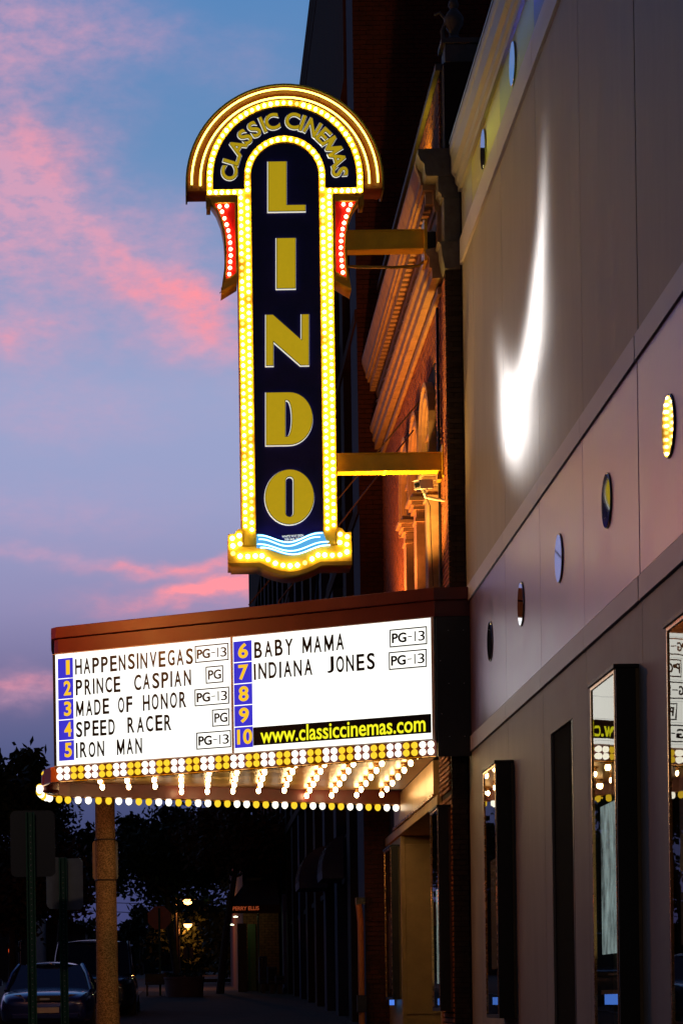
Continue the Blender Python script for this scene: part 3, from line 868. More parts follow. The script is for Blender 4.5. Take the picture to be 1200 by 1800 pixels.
def put_word(txt, px0, px1, row, parent, m=None):
    m = m or M['lblack']
    u0, u1 = u_of(px0), u_of(px1)
    zt, zb = zf(.058 + .187 * row), zf(.198 + .187 * row); h = zt - zb
    wts = [{'I': .42, 'M': 1.18, 'J': .85, '1': .6}.get(c, 1.0) for c in txt]; tw = sum(wts); u = u0
    for c, w in zip(txt, wts):
        cell = (u1 - u0) * w / tw; lw = cell * (.76 if c != 'I' else .46)
        if c == ' ': u += cell; continue
        me, gw, y0, y1 = glyph_mesh(c, m, .02, {'I': 0, 'M': .018}.get(c, .02))
        sx = lw / gw; sz = h / .7
        hgt = y1 - y0
        o = inst('letter', me, parent, mq(u + (cell - lw) / 2 + random.uniform(-.004, .004), zb - y0 * h / hgt + random.uniform(-.004, .004), .003), FACE @ Matrix.Rotation(random.uniform(-.012, .012), 3, 'Z'), (sx, h / hgt, .3))
        u += cell


def fit_text(name, txt, u0, u1, z0, z1, m, parent, d=.003, off=0.0, thick=.02):
    me, gw, y0, y1 = glyph_mesh(txt, m, thick, off)
    return inst(name, me, parent, mq(u0, z0 - y0 * (z1 - z0) / (y1 - y0), d), FACE, ((u1 - u0) / gw, (z1 - z0) / (y1 - y0), .3))


for t_, a, b, r_ in (('HAPPENSINVEGAS', 131, 342, 0), ('PRINCE', 132, 214, 1), ('CASPIAN', 234, 338, 1), ('MADE', 132, 193, 2), ('OF', 206, 234, 2), ('HONOR', 249, 329, 2),
                     ('SPEED', 131, 203, 3), ('RACER', 222, 303, 3), ('IRON', 131, 184, 4), ('MAN', 202, 250, 4)):
    put_word(t_, a, b, r_, bd1)
for t_, a, b, r_ in (('BABY', 446, 518, 0), ('MAMA', 530, 608, 0), ('INDIANA', 445, 552, 1), ('JONES', 574, 662, 1)):
    put_word(t_, a, b, r_, bd2)


def rating(txt, px0, px1, row, parent, dz=0):
    u0, u1 = u_of(px0), u_of(px1); z1, z0 = zf(.055 + .187 * row + dz), zf(.205 + .187 * row + dz)
    w = .017
    for (a, b, c, d) in ((u0, u1, z0, z0 + w), (u0, u1, z1 - w, z1), (u0, u0 + w, z0 + w + .001, z1 - w - .001), (u1 - w, u1, z0 + w + .001, z1 - w - .001)):
        board_plate('rating_border', a, b, c, d, .001, .005, M['lblack'], parent)
    m = .22 * (z1 - z0); ww = u1 - u0
    if txt == 'PG': fit_text('rating_letters', 'PG', u0 + ww * .14, u1 - ww * .12, z0 + m, z1 - m, M['lblack'], parent, off=.022)
    else:
        fit_text('rating_letters', 'PG', u0 + ww * .06, u0 + ww * .45, z0 + m, z1 - m, M['lblack'], parent, off=.03)
        fit_text('rating_letters', '-', u0 + ww * .49, u0 + ww * .60, z0 + m * 2.2, z0 + m * 2.2 + .014, M['lblack'], parent)
        fit_text('rating_letters', '1', u0 + ww * .67, u0 + ww * .70, z0 + m, z1 - m, M['lblack'], parent)
        fit_text('rating_letters', '3', u0 + ww * .76, u1 - ww * .06, z0 + m, z1 - m, M['lblack'], parent, off=.005)


for t_, a, b, r_ in (('PG-13', 343.5, 403, 0), ('PG', 362, 393, 1), ('PG-13', 342, 403, 2), ('PG', 372, 403, 3), ('PG-13', 344, 405, 4)):
    rating(t_, a, b, r_, bd1, -.012 + .002 * r_)
for a, b, r_ in ((686, 752, 0), (684, 751, 1)): rating('PG-13', a, b, r_, bd2, .01)
for i in range(10):
    bd = bd1 if i < 5 else bd2; r_ = i % 5
    u0, u1 = (u_of(101.8), u_of(129)) if i < 5 else (u_of(411.5), u_of(443.5))
    zt, zb = zf(.040 + .1855 * r_), zf(.218 + .1855 * r_)
    box = board_plate('number_plate', u0 + (.006 if i < 5 else 0), u1, zb, zt, .001, .004, M['numblue'], bd)
    box.parent = mqt
    w = u1 - u0; t = str(i + 1)
    a, b = (u0 + w * .40, u1 - w * .14) if i < 5 else ((u0 + w * .26, u1 - w * .20) if i < 9 else (u0 + w * .14, u1 - w * .03))
    if t == '1': a += w * .16; b -= w * .06
    fit_text('number', t, a, b, zb + .045, zt - .03, M['numgold'], box, .006, off=.03)
ub = board_plate('web_strip', u_of(444), u_of(757), zf(.95), zf(.792), .001, .005, M['lblack'], bd2); ub.parent = mqt
fit_text('web_lettering', 'www.classiccinemas.com', u_of(457), u_of(747), zf(.936), zf(.80), M['url'], ub, .007, off=.012)

# added flood lamps, unseen on the marquee roof, that wash the facade
fl = mat('added_lamp_housing', (.05, .05, .05), .5)
for i, (x, y) in enumerate(((2.75, 31.0), (2.6, 33.0), (2.6, 34.9), (2.6, 36.8))):
    t = thing('added_flood_lamp', (x, y, E + 5.47), 'small dark flood lamp on the marquee roof, ' + ['nearest of the row of four', 'second of the row of four', 'third of the row of four', 'farthest of the row of four'][i], 'lamp', 'flood lamps on the marquee roof')  # added unseen lamps that wash the facade
    MB().prism([(x - .06, E + 5.48), (x + .06, E + 5.48), (x + .08, E + 5.535), (x - .08, E + 5.535)], y - .1, y + .1, 'y').build('housing', fl, t)
    MB().tube([(x, y, E + 5.47), (x, y, E + 5.479)], .015, 6).build('stem', fl, t)
    light('added_facade_wash', 'SPOT', (x, y, E + 5.57), (1.0, .50, .09) if i == 0 else (1.0, .30, .05), 620 if i == 0 else 400, (TX + .15, y + .5, E + (10.6 if i == 0 else 9.2)), spot_size=R(100), spot_blend=.9, shadow_soft_size=.06)

t = thing('added_cornice_lamp', (TX - .18, 32.2, E + 11.43), 'small yellow lamp on the cornice ledge lighting the brick parapet', 'lamp')  # added lamp standing in for the sign's yellow glow on the parapet
MB().box(TX - .23, TX - .13, 32.1, 32.3, E + 11.44, E + 11.5).build('housing', fl, t)
light('added_parapet_light', 'SPOT', (TX - .18, 32.2, E + 11.54), (1.0, .60, .03), 60, (TX + .05, 32.4, E + 12.3), spot_size=R(150), spot_blend=.9, shadow_soft_size=.05)

# ---------------------------------------------------------------- blade sign
YS, UC, V0 = 30.8, 190.7, 1765.6
bl = thing('blade_sign', (UC * YS / F, YS + .25, E + 5.9), 'tall vertical theatre sign with gold letters, bulb borders and neon arch', 'sign')


def P2(u, py, Y=YS):
    """sign plane point in metres (x, z above eye) for a face at depth Y"""
    return ((UC + u) * Y / F, (V0 - py) * Y / F)


def plate(name, loops, Yf, thick, m, parent, offset=0.0, bevel=0, smooth=False, Ymap=None, dx=0, dz=0):
    """loops in (u, py); front face at depth Yf, body goes back by thick"""
    Ym = Ymap or Yf
    me = shape2d([[P2(u, py, Ym) for u, py in lp] for lp in loops], thick, offset)
    for v in me.vertices:
        x, y, z = v.co; v.co = (x + dx, Yf + thick - z, y + E + dz)
    me.name = name; me.materials.append(m)
    org = ORG[parent.name]; me.transform(Matrix.Translation(-org))
    bm = bmesh.new(); bm.from_mesh(me); bmesh.ops.remove_doubles(bm, verts=bm.verts, dist=.0002); bmesh.ops.recalc_face_normals(bm, faces=bm.faces); bm.to_mesh(me); bm.free()
    o = bpy.data.objects.new(name, me); COL.objects.link(o); o.parent = parent; ORG[o.name] = org
    if bevel:
        b = o.modifiers.new('bevel', 'BEVEL'); b.width = bevel; b.segments = 2; b.limit_method = 'ANGLE'
    return o


def arc(r, cy, a0=180, a1=0, n=40, cu=0):
    return [(cu + r * math.cos(R(a0 + (a1 - a0) * i / n)), cy - r * math.sin(R(a0 + (a1 - a0) * i / n))) for i in range(n + 1)]


# rear canopy with the two neon arcs
YC = 30.93
can = plate('neon_canopy', [arc(173, 320.5) + [(173, 333), (-173, 333)]], YC, .42, M['orange'], bl)
plate('canopy_rim', [arc(174.5, 320.5) + [(174.5, 334), (171.5, 334)] + arc(171.5, 320.5, 0, 180) + [(-171.5, 334), (-174.5, 334)]], YC - .05, .50, mat('canopy_rim_paint', (.12, .10, .03), .45), bl)
for r, yb in ((163.5, 322), (148.5, 324)):
    pts = [(-r, yb)] + arc(r, 319, 180, 0, 56) + [(r, yb)]
    pts = [Vector((P2(u, py, YC - .06)[0], YC - .06, E + P2(u, py, YC - .06)[1])) for u, py in pts]
    nt_ = MB().tube(pts, .0125, 8).build('neon_tube', M['neon'], can, smooth=True)
    st = MB()
    for k in range(0, len(pts), 4): st.tube([pts[k] + Vector((0, .002, 0)), pts[k] + Vector((0, .055, 0))], .008, 6)
    st.build('tube_standoff', M['lblack'], nt_)
for r in (156, 170, 142):
    plate('canopy_fin', [arc(r + .8, 319.5) + arc(r - .8, 319.5, 0, 180)], YC - .03, .028, M['orange'], can)

# main body
body = [(-138.5, 341.7), (-138.5, 312)] + arc(138.5, 312, 180, 0, 44)[1:] + [(138.5, 341.7), (84.5, 341.7), (84.5, 958), (-84.5, 958), (-84.5, 341.7)]
main = plate('sign_box', [body], YS, .5, M['yellow'], bl)
base = [(-108.5, 988), (-108.5, 938), (-97, 937), (-92, 930), (-84.8, 928), (-84.8, 960), (84.8, 960), (84.8, 928), (92, 930), (97, 937), (108.5, 937), (108.5, 988), (53, 988)] + \
       [(53 - 106 * i / 16, 988 + 17 * math.sin(math.pi * i / 16)) for i in range(1, 16)] + [(-53, 988)]
bs_ = plate('base_box', [base], YS - .04, .56, M['yellow'], bl)
lip = [(-108.5, 988.5), (-53, 988.5)] + [(-53 + 106 * i / 16, 988.5 + 17 * math.sin(math.pi * i / 16)) for i in range(1, 16)] + [(53, 988.5), (108.5, 988.5), (108.5, 995), (56, 995)] + \
      [(56 - 112 * i / 16, 995 + 17 * math.sin(math.pi * i / 16)) for i in range(1, 16)] + [(-56, 995), (-103, 995), (-103, 992), (-108.5, 992)]
plate('base_lip', [lip], YS - .055, .56, M['mustard'], bl)
# navy fields
nav1 = [(-126, 330.7), (-126, 312)] + arc(126, 312, 180, 0, 44)[1:] + [(126, 330.7), (71.5, 330.7), (71.5, 309)] + arc(71.5, 309, 0, 180, 30)[1:] + [(-71.5, 330.7)]
plate('name_panel', [nav1], YS - .012, .01, M['navy'], bl)
nav2 = [(-59.3, 309)] + arc(59.3, 309, 180, 0, 34)[1:] + [(59.3, 309), (59.3, 940)] + [(59.3 - 118.6 * i / 20, 940 + 14 * math.sin(math.pi * i / 20)) for i in range(1, 20)] + [(-59.3, 940)]
plate('letter_panel', [nav2], YS - .013, .011, M['navy'], bl)
# raised edge returns round the bulb channels
rim = M['mustard']


def ridge(name, line, w=.7, Y0=YS - .035, th_=.034):
    L = []; Rr = []
    for i, (x, y) in enumerate(line):
        a = Vector(line[max(i - 1, 0)]); b = Vector(line[min(i + 1, len(line) - 1)]); d = (b - a).normalized(); n_ = Vector((-d.y, d.x))
        L.append((x + n_.x * w, y + n_.y * w)); Rr.append((x - n_.x * w, y - n_.y * w))
    return plate(name, [L + Rr[::-1]], Y0, th_, M['yellow'], bl)


ridge('channel_edge', [(-137.8, 341), (-137.8, 312)] + arc(137.8, 312, 180, 0, 40)[1:] + [(137.8, 341)])
ridge('channel_edge', [(-126, 330), (-126, 312)] + arc(126, 312, 180, 0, 40)[1:] + [(126, 330)])
ridge('channel_edge', [(-71.5, 330), (-71.5, 309)] + arc(71.5, 309, 180, 0, 30)[1:] + [(71.5, 330)])
ridge('channel_edge', [(-59.5, 936), (-59.5, 309)] + arc(59.5, 309, 180, 0, 30)[1:] + [(59.5, 936)])
for s in (-1, 1):
    ridge('channel_edge', [(s * 83.8, 342), (s * 83.8, 956)])
    ridge('channel_edge', [(s * 71.8, 330.6), (s * 126, 330.6)])
    ridge('channel_edge', [(s * 84, 341.2), (s * 138, 341.2)])

# curved red wings
wout = [(-138, 343), (-131, 347), (-121, 362), (-113, 384), (-108.5, 410), (-107, 440), (-108.5, 470), (-114.5, 510), (-86, 493), (-85, 343)]
win = [(-128, 354), (-87.5, 353), (-87, 479), (-107, 491), (-105, 470), (-104, 440), (-105, 412), (-110, 386), (-118, 367)]
rwhite = bulb_mesh('wing_bulb', M['bulbred'], .024, 1.0)
wb = [(262, 722), (300, 720), (275, 750), (287, 785), (298, 818), (306, 850), (311, 882), (315, 914), (317, 948), (317, 982), (314, 1015), (312, 1047), (308, 1080)]
TOCAM = frame(Vector((1, 0, 0)), Vector((0, 0, 1)), Vector((0, -1, 0)))
for s in (-1, 1):
    o_ = [(-s * u, y) for u, y in wout]; i_ = [(-s * u, y) for u, y in win]
    wg = plate('curved_wing', [o_], YS + .0, .42, M['yellow'], bl)
    plate('wing_panel', [i_], YS - .010, .009, M['redlit'], wg)
    for q in range(len(i_)):
        (ua, pa), (ub, pb) = i_[q], i_[(q + 1) % len(i_)]; dv = (Vector((ub, pb)) - Vector((ua, pa))).normalized() * 1.0; nv = Vector((-dv.y, dv.x))
        plate('wing_border', [[(ua - dv.x + nv.x, pa - dv.y + nv.y), (ub + dv.x + nv.x, pb + dv.y + nv.y), (ub + dv.x - nv.x, pb + dv.y - nv.y), (ua - dv.x - nv.x, pa - dv.y - nv.y)]], YS - .03 - .0003 * q, .029, M['yellow'], wg)
    plate('wing_bracket', [[(s * 138, 342.5), (s * 138, 362), (s * 131, 362), (s * 131, 349)]], YS + .02, .3, M['mustard'], wg)
    for (cx, cy) in wb:
        u = cx / 3 + 300 - 502.5; py = cy / 3 + 120
        x, z = P2(-s * u, py, YS - .03)
        inst('wing_bulb', rwhite, wg, (x, YS - .028, E + z), TOCAM)

# bulbs
bms = []
for k_, c_ in ((12, (1, .66, .18)), (17, (1, .70, .22)), (22, (1, .74, .28)), (3.5, (1, .6, .12))):
    bms.append(bulb_mesh('sign_bulb', glow('bulb_glow', c_, k_), .0245, 1.15, 8))


def sb_(name, u, py, Y=YS - .016, sc=1):
    x, z = P2(u, py, Y); inst(name, random.choice(bms[:3] * 9 + bms[3:]), bl, (x, Y, E + z), TOCAM, None if sc == 1 else (sc,) * 3)


py = 346.0; k = 0
while py < 934:
    for s in (-1, 1):
        sb_('shaft_bulb', s * 66.3, py + 6.1); sb_('shaft_bulb', s * 77.6, py)
    py += 12.3; k += 1
for i in range(37):
    a = R(180 - 180 * i / 36); sb_('arch_bulb', 132 * math.cos(a), 312 - 132 * math.sin(a))
for i in range(19):
    a = R(180 - 180 * i / 18); sb_('inner_arch_bulb', 65.5 * math.cos(a), 309 - 65.5 * math.sin(a))
for s in (-1, 1):
    for py in (321, 332.5): sb_('inner_arch_bulb', s * 65.5, py)
    for py in (322.5, 335.5): sb_('arch_bulb', s * 132, py)
    for u in (78, 89, 100, 111, 121.5): sb_('arch_bulb', s * u, 336)
pts = [(85, 1395), (88, 1435), (88, 1475), (122, 1382), (125, 1425), (125, 1490), (165, 1492), (205, 1490), (240, 1490), (272, 1510), (310, 1530), (350, 1541), (388, 1545)]
for (cx, cy) in pts:
    u = cx / 3 + 380 - 509.3; py = cy / 3 + 480
    sb_('base_bulb', u, py, YS - .056, 1.3)
    if u < -2: sb_('base_bulb', -u, py, YS - .056, 1.3)

# letters
def ell(cx, cy, rx, ry, n=44): return [(cx + rx * math.cos(2 * math.pi * i / n), cy + ry * math.sin(2 * math.pi * i / n)) for i in range(n)]


def Z1(x, y): return (x / 3 + 300 - (UC + CX - (V0 - (y / 3 + 120)) * sr), y / 3 + 120)


def Z2(x, y): return (x / 3 + 380 - (UC + CX - (V0 - (y / 3 + 480)) * sr), y / 3 + 480)


Lp = [[Z1(*p) for p in ((515, 497), (608, 497), (608, 727), (708, 727), (708, 756), (515, 756))]]
Ip = [[Z1(*p) for p in ((559, 901), (656, 901), (656, 1163), (559, 1163))]]
Np = [[Z2(*p) for p in ((264, 224), (298, 224), (451, 362), (451, 224), (486, 224), (486, 489), (444, 489), (299, 360), (299, 489), (264, 489))]]
Dp = [[Z2(264, 634), Z2(380, 634)] + [Z2(384 + 122 * math.sin(t), 771 - 137 * math.cos(t)) for t in [math.pi * i / 20 for i in range(1, 20)]] + [Z2(380, 908), Z2(264, 908)],
      [Z2(362, 672)] + [Z2(374 + 26 * math.sin(t), 770 - 98 * math.cos(t)) for t in [math.pi * i / 12 for i in range(0, 13)]] + [Z2(362, 868)]]
Op = [[Z2(*p) for p in ell(386, 1184, 127, 143)],
      [Z2(386 + 23 * math.cos(t), 1098 - 23 * math.sin(t)) for t in [math.pi * i / 8 for i in range(9)]] + [Z2(386 - 23 * math.cos(t), 1268 + 23 * math.sin(t)) for t in [math.pi * i / 8 for i in range(9)]]]
for nm, lp in (('L', Lp), ('I', Ip), ('N', Np), ('D', Dp), ('O', Op)):
    w = plate('raised_letter', lp, YS - .030, .016, M['lwhite'], bl, offset=.013, dx=-.004, dz=-.006, Ymap=YS)
    plate('letter_black_outline', lp, YS - .038, .007, M['lblack'], w, offset=.007, Ymap=YS)  # black outline between the white trim and the gold face
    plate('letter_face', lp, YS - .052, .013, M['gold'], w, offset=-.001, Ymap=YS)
# curved lettering over the arch
names = [('C', 171), ('L', 156.5), ('A', 143.5), ('S', 130), ('S', 118.5), ('I', 109), ('C', 99.5), ('C', 80), ('I', 70), ('N', 59), ('E', 46), ('M', 32.5), ('A', 20), ('S', 7.5)]
names = [('C', 176.5), ('L', 162), ('A', 148.5), ('S', 135), ('S', 122.5), ('I', 112.5), ('C', 102.5), ('C', 81), ('I', 70.5), ('N', 59), ('E', 45), ('M', 31), ('A', 16), ('S', 3)]
for c, deg in names:
    a = R(deg); rr = 84; hh = 29 * YS / F
    for (m, th_, off, d, dx, dz) in ((M['lwhite'], .012, .030, .014, -.004, -.004), (M['lblack'], .006, .018, .027, 0, 0), (M['gold'], .01, -.004, .034, 0, 0)):
        me, gw, y0, y1 = glyph_mesh(c, m, 1.0, off + .022)
        base_me, bw_, by0, by1 = glyph_mesh(c, M['gold'], 1.0, .018)
        u = rr * math.cos(a); py = 312 - rr * math.sin(a) - 3
        x, z = P2(u, py, YS)
        rgt_ = Vector((math.sin(a), 0, -math.cos(a))); up_ = Vector((math.cos(a), 0, math.sin(a)))
        rot = frame(rgt_, up_, Vector((0, -1, 0)))
        s = hh / .76; sx = s * (.92 if c in 'MN' else 1.0)
        extra = (gw - bw_) / 2
        p = Vector((x + dx, YS - d, E + z + dz)) - rgt_ * (gw / 2 * sx) - up_ * (0)
        inst('arch_letter' if m is M['lwhite'] else 'arch_letter_face', me, bl, p, rot, (sx, s, th_))
# cyan wave neon at the foot
def wavy(y0, x0=215, x1=600, amp=1.0, n=26):
    out = []
    for i in range(n + 1):
        t = i / n; x = x0 + (x1 - x0) * t
        out.append(Z2(x, y0 + 44 * amp * math.sin(math.pi * min(max((t - .02) / .92, 0), 1)) ** 2 + (-8 * t)))
    return out


wvp = plate('wave_panel', [wavy(1374, 212, 562) + wavy(1448, 212, 590)[::-1]], YS - .062, .01, M['wave'], bl)
for (y0, a0, a1) in ((1382, 218, 560), (1402, 224, 548), (1428, 216, 592), (1446, 232, 600)):
    pts = wavy(y0, a0, a1, .95)
    pts = [Vector((P2(u, py, YS - .085)[0], YS - .085, E + P2(u, py, YS - .085)[1])) for u, py in pts]
    MB().tube(pts, .0085, 6).build('wave_neon_tube', M['neonblue'], wvp, smooth=True)
for t_, y0, a0, a1 in (('WHITE WAY SIGN', 1396, 347, 460), ('700-543-3828', 1412, 360, 450)):
    me, gw, yy0, yy1 = glyph_mesh(t_, M['lwhite'], .5, .01)
    (ua, pa), (ub_, pb) = Z2(a0, y0), Z2(a1, y0)
    x, z = P2(ua, pa, YS - .02); w = (ub_ - ua) * YS / F
    inst('maker_lettering', me, bl, (x, YS - .022, E + z), FRONT @ Matrix.Rotation(.05, 3, 'Z'), (w / gw, .030 / .7, .01))
# steel beams to the wall and the end plates
BY = mat('beam_yellow', (.86, .60, .03), .4, var=.12, scale=5)
def beam(name, px0, px1, py0, py1, Yb, depth, plate_x=None):
    a, b = at(px0, (py0 + py1) / 2, Yb), at(px1, (py0 + py1) / 2, Yb)
    zt = at((px0 + px1) / 2, py0, Yb).z; zb = at((px0 + px1) / 2, py1, Yb).z
    mb = MB(); f = .018
    mb.box(a.x, b.x, Yb + .0, Yb + depth, zb, zt)
    mb.box(a.x, b.x, Yb - .02, Yb + depth + .02, zt + .001, zt + f); mb.box(a.x, b.x, Yb - .02, Yb + depth + .02, zb - f, zb - .001)
    return mb.build(name, BY, bl, bevel=.004), b.x, zt, zb


o1, x1, zt, zb = beam('support_beam', 598, 744, 406, 436, YS + .12, .2)
MB().box(x1, x1 + .045, YS + .03, YS + .42, zb - .20, zt + .14).build('mounting_plate', BY, o1, bevel=.006)
MB().box(x1 + .046, x1 + .21, YS + .14, YS + .34, zb + .01, zt - .01).build('spacer_block', M['black'], o1)
MB().tube([at(606, 468, YS + .15), at(690, 470, YS + .15), at(735, 467, YS + .15), at(746, 458, YS + .15), at(748, 436, YS + .15)], .022, 8).build('conduit', M['mustard'], o1, smooth=True)
for zz in (zb - .12, zt + .08): MB().lathe([(.02, 0), (.02, .03)], 6, (x1 + .02, YS + .01, zz)).build('bolt', M['mustard'], o1)
o2, x2, zt, zb = beam('support_beam', 590, 776, 798, 826, YS + .12, .2)
MB().box(x2, x2 + .04, YS + .06, YS + .36, zb - .10, zt + .11).build('mounting_plate', BY, o2, bevel=.006)
MB().box(x2 - .06, x2 - .001, YS + .1, YS + .3, zb - .14, zb - .06).build('bolt', M['mustard'], o2)
# hanging service wire at the wing
MB().tube([at(389, 505, YS + .2), at(389, 512, YS + .2), at(386, 515, YS + .2)], .006, 6).build('wire_end', M['black'], bl)

# guy cables
cb = [((750, 690), 33.2, (437, 1064), 33.4), ((728, 754), 34.2, (488, 1060), 33.6)]
for i, (p, Y0, q, Y1) in enumerate(cb):
    w = MB().tube([at(*p, Y0), at(*q, Y1)], .012, 6).build('guy_cable', M['cable'])
    props(w, ['upper dark guy cable running from the brick facade down to the marquee roof', 'lower dark guy cable running from the brick facade down to the marquee roof'][i], 'cable', 'guy cables behind the blade sign')

# security camera
sc_ = thing('security_camera', at(785, 878, 30.9), 'white security camera on a bracket under the lower sign beam', 'camera')
o = at(733, 853, 30.55)
ax = Vector((.34, .30, .08)).normalized(); sd = Vector((ax.y, -ax.x, 0)).normalized(); up_ = sd.cross(ax)
if up_.z < 0: up_ = -up_


def cbox(c, l, w, h, m, name, parent, tw=1.0):
    vs = []
    for t in (0, 1):
        for s1 in (-1, 1):
            for s2 in (-1, 1): vs.append(Vector(c) + ax * l * t + sd * w / 2 * s1 * (tw if s2 > 0 else 1) + up_ * h / 2 * s2)
    return MB().add(vs, [(0, 1, 3, 2), (4, 6, 7, 5), (0, 4, 5, 1), (2, 3, 7, 6), (0, 2, 6, 4), (1, 5, 7, 3)]).build(name, m, parent, bevel=.006)


hs_ = cbox(o, .26, .125, .115, M['camwhite'], 'housing', sc_, .8)
cbox(o - ax * .012, .012, .08, .07, M['glassdark'], 'lens_window', hs_)
cbox(o - ax * .03 + up_ * .062, .31, .12, .012, M['camwhite'], 'sun_shield', hs_, .9)
e1 = at(785, 880, 30.8)
MB().tube([o + ax * .12 - up_ * .05, o + ax * .12 - up_ * .1, at(748, 874, 30.8), Vector((TX, 30.8, e1.z))], [.018, .02, .022, .02], 8).build('bracket_arm', M['camwhite'], sc_, smooth=True)
MB().tube([at(750, 876, 30.8), at(756, 890, 30.85), at(757, 940, 30.95), at(761, 1030, 31.0)], .007, 5).build('cable', M['black'], sc_)

MB().tube([(TX - .03, 31.12, E + 5.5), (TX - .03, 31.12, E + 9.5)], .022, 6).build('conduit', M['black'], th)

# ---------------------------------------------------------------- tall neighbour building
tb = thing('tall_building', (3.3, 60, gz(60)), 'tall dark building with long receding side beyond the brick theatre', 'building')
X0 = 3.16; Y0_, Y1_ = 40.32, 107.0; HT = 22.6
MB().box(X0 + .25, 26, Y0_ + .05, Y1_, -1, E + HT - .2).build('core_wall', M['towerwall'], tb)
# side wall of brick facing the camera, above and beside the theatre
MB().box(X0 + .0, 26, Y0_ + .02, Y0_ + .049, -1, E + HT).build('side_wall', M['mortar'], tb)
mbk = MB(); cache = {}; cnt = 0
course, L = .085, .24
for r in range(int((HT + 1.5) / course)):
    z = -1.2 + r * course; x = X0 - (L / 2 if r % 2 else 0)
    while x < 6.4:
        a, b = max(x, X0) + .006, x + L - .006; x += L
        if b - a < .04: continue
        if a > TX + .6 and z < 10.5: continue
        j = random.uniform(-.005, .005)
        mbk.box(a, b, Y0_ - .012 + j, Y0_ + .021, E + z + .006, E + z + course - .006)
mbk.build('side_brickwork', M['redbrick'], tb, kind='stuff')
# street face: piers and recessed window strips
n = 17; step = (Y1_ - Y0_) / n
pm = {}
for i in range(n + 1):
    y = Y0_ + i * step; w = .85 if i else 1.5
    a, b = (y + .055, y + w) if i == 0 else (y - w / 2, min(y + w / 2, Y1_))
    MB().box(X0, X0 + .249, a, b, -1, E + HT).build('pier', M['towerpier'] if i in (0, 2, 3, 6, 9, 12) else M['towerwall'], tb)
wm_ = MB(); wm_.box(0, .05, 0, step - .92, 0, 1.75); wmesh = wm_.mesh('window', M['glassdark'])
sm_ = MB(); sm_.box(0, .10, 0, step - .92, 0, .12).mesh; smesh = sm_.mesh('window_sill', M['towerwall'])
sa = MB(); sa.box(0, .03, 0, .05, 0, 1.75); sa.box(0, .03, step - .97, step - .92, 0, 1.75); sa.box(0, .03, .051, step - .971, .85, .90); samesh = sa.mesh('sash', M['towerwall'])
for i in range(n):
    for f in range(4):
        y = Y0_ + i * step + (.44 if i else 1.52); z = E + 2.6 + f * 3.4
        if i == 0: continue
        w_ = inst('window', wmesh, tb, (X0 + .20, y + .02, z))
        s1_ = inst('window_sill', smesh, w_, (X0 + .10, y + .02, z - .125)); inst('sash', samesh, w_, (X0 + .165, y + .02, z))
MB().prism([(X0 + .3, E + HT - .5), (X0 - .03, E + HT - .5), (X0 - .04, E + HT - .3), (X0 - .08, E + HT - .05), (X0 - .08, E + HT + .2), (X0 + .3, E + HT + .3)], Y0_ + .0, Y1_, 'y').build('roof_cornice', M['towerbrown'], tb)
MB().box(X0 - .02, X0 + .24, 42.3, Y1_, E + 17.2, E + HT - .51).build('attic_wall', M['towerbrown'], tb)
for f in range(1, 4):
    MB().box(X0 - .03, X0 + .24, Y0_ + .06, Y1_, E + 1.9 + f * 3.4, E + 2.12 + f * 3.4).build('string_course', M['towerbrown'], tb)
for f in range(3):
    fe = MB(); z = E + 6.2 + f * 3.4
    fe.box(X0 - .7, X0 - .01, 45, 49, z, z + .04)
    for k in range(9): fe.tube([(X0 - .7, 45 + k * .5, z + .04), (X0 - .7, 45 + k * .5, z + .95)], .012, 4)
    fe.tube([(X0 - .7, 45, z + .95), (X0 - .7, 49, z + .95)], .018, 5); fe.tube([(X0 - .7, 45.3, z + .04), (X0 - .2, 48.7, z + 3.4)], .03, 5)
    fe.build('fire_escape', M['black'], tb)
# ground floor strips, dome awnings, downpipe
for i, (y, px, py0, py1, nm) in enumerate(((45.5, 566, 1470, 1545, 'narrow dull violet awning at street level of the tall building'), (50.5, 525, 1488, 1562, 'wide rounded dull violet awning behind the narrow one'))):
    t = thing('dome_awning', (X0, y + .8, at(px, py1, y).z), nm, 'awning', 'rounded canvas awnings on the tall building')
    xo = at(px, 1500, y).x; zt = at(px, py0, y).z; zb = at(px, py1, y).z; pr_ = []
    for k in range(9):
        a = math.pi / 2 * k / 8; pr_.append((X0 - .01 - (X0 - xo) * math.sin(a), zb + .15 + (zt - zb - .15) * math.cos(a)))
    pr_ += [(xo, zb), (X0 - .01, zb)]
    MB().prism(pr_, y, y + 1.7, 'y').build('canopy', M['domeawn'], t, smooth=True)
    for k in range(5): MB().prism([(x - .008, z + .008) for x, z in pr_[:9]] + [(x + .01, z - .01) for x, z in pr_[:9]][::-1], y + .1 + k * .36, y + .13 + k * .36, 'y').build('rib', M['black'], t)
p0 = at(634, 1590, 40.0)
dp = props(MB().tube([(p0.x - .03, 40.1, p0.z), (p0.x + .0, 40.12, p0.z - .3), (p0.x, 40.12, .9)], .055, 8).build('downpipe', M['pipe'], smooth=True), 'orange lit downpipe standing against the dark red brick corner', 'pipe')
MB().box(p0.x - .08, p0.x + .08, 40.04, 40.2, p0.z - 1.9, p0.z - 1.6).build('bracket', M['black'], dp)
MB().box(p0.x - .08, p0.x + .08, 40.04, 40.2, p0.z, p0.z + .12).build('hopper', M['black'], dp)
light('added_red_fill', 'POINT', (2.2, 38.6, 3.4), (1.0, .22, .06), 9.0, shadow_soft_size=.1)  # added fill light without a fixture, reddens the neighbour's brick

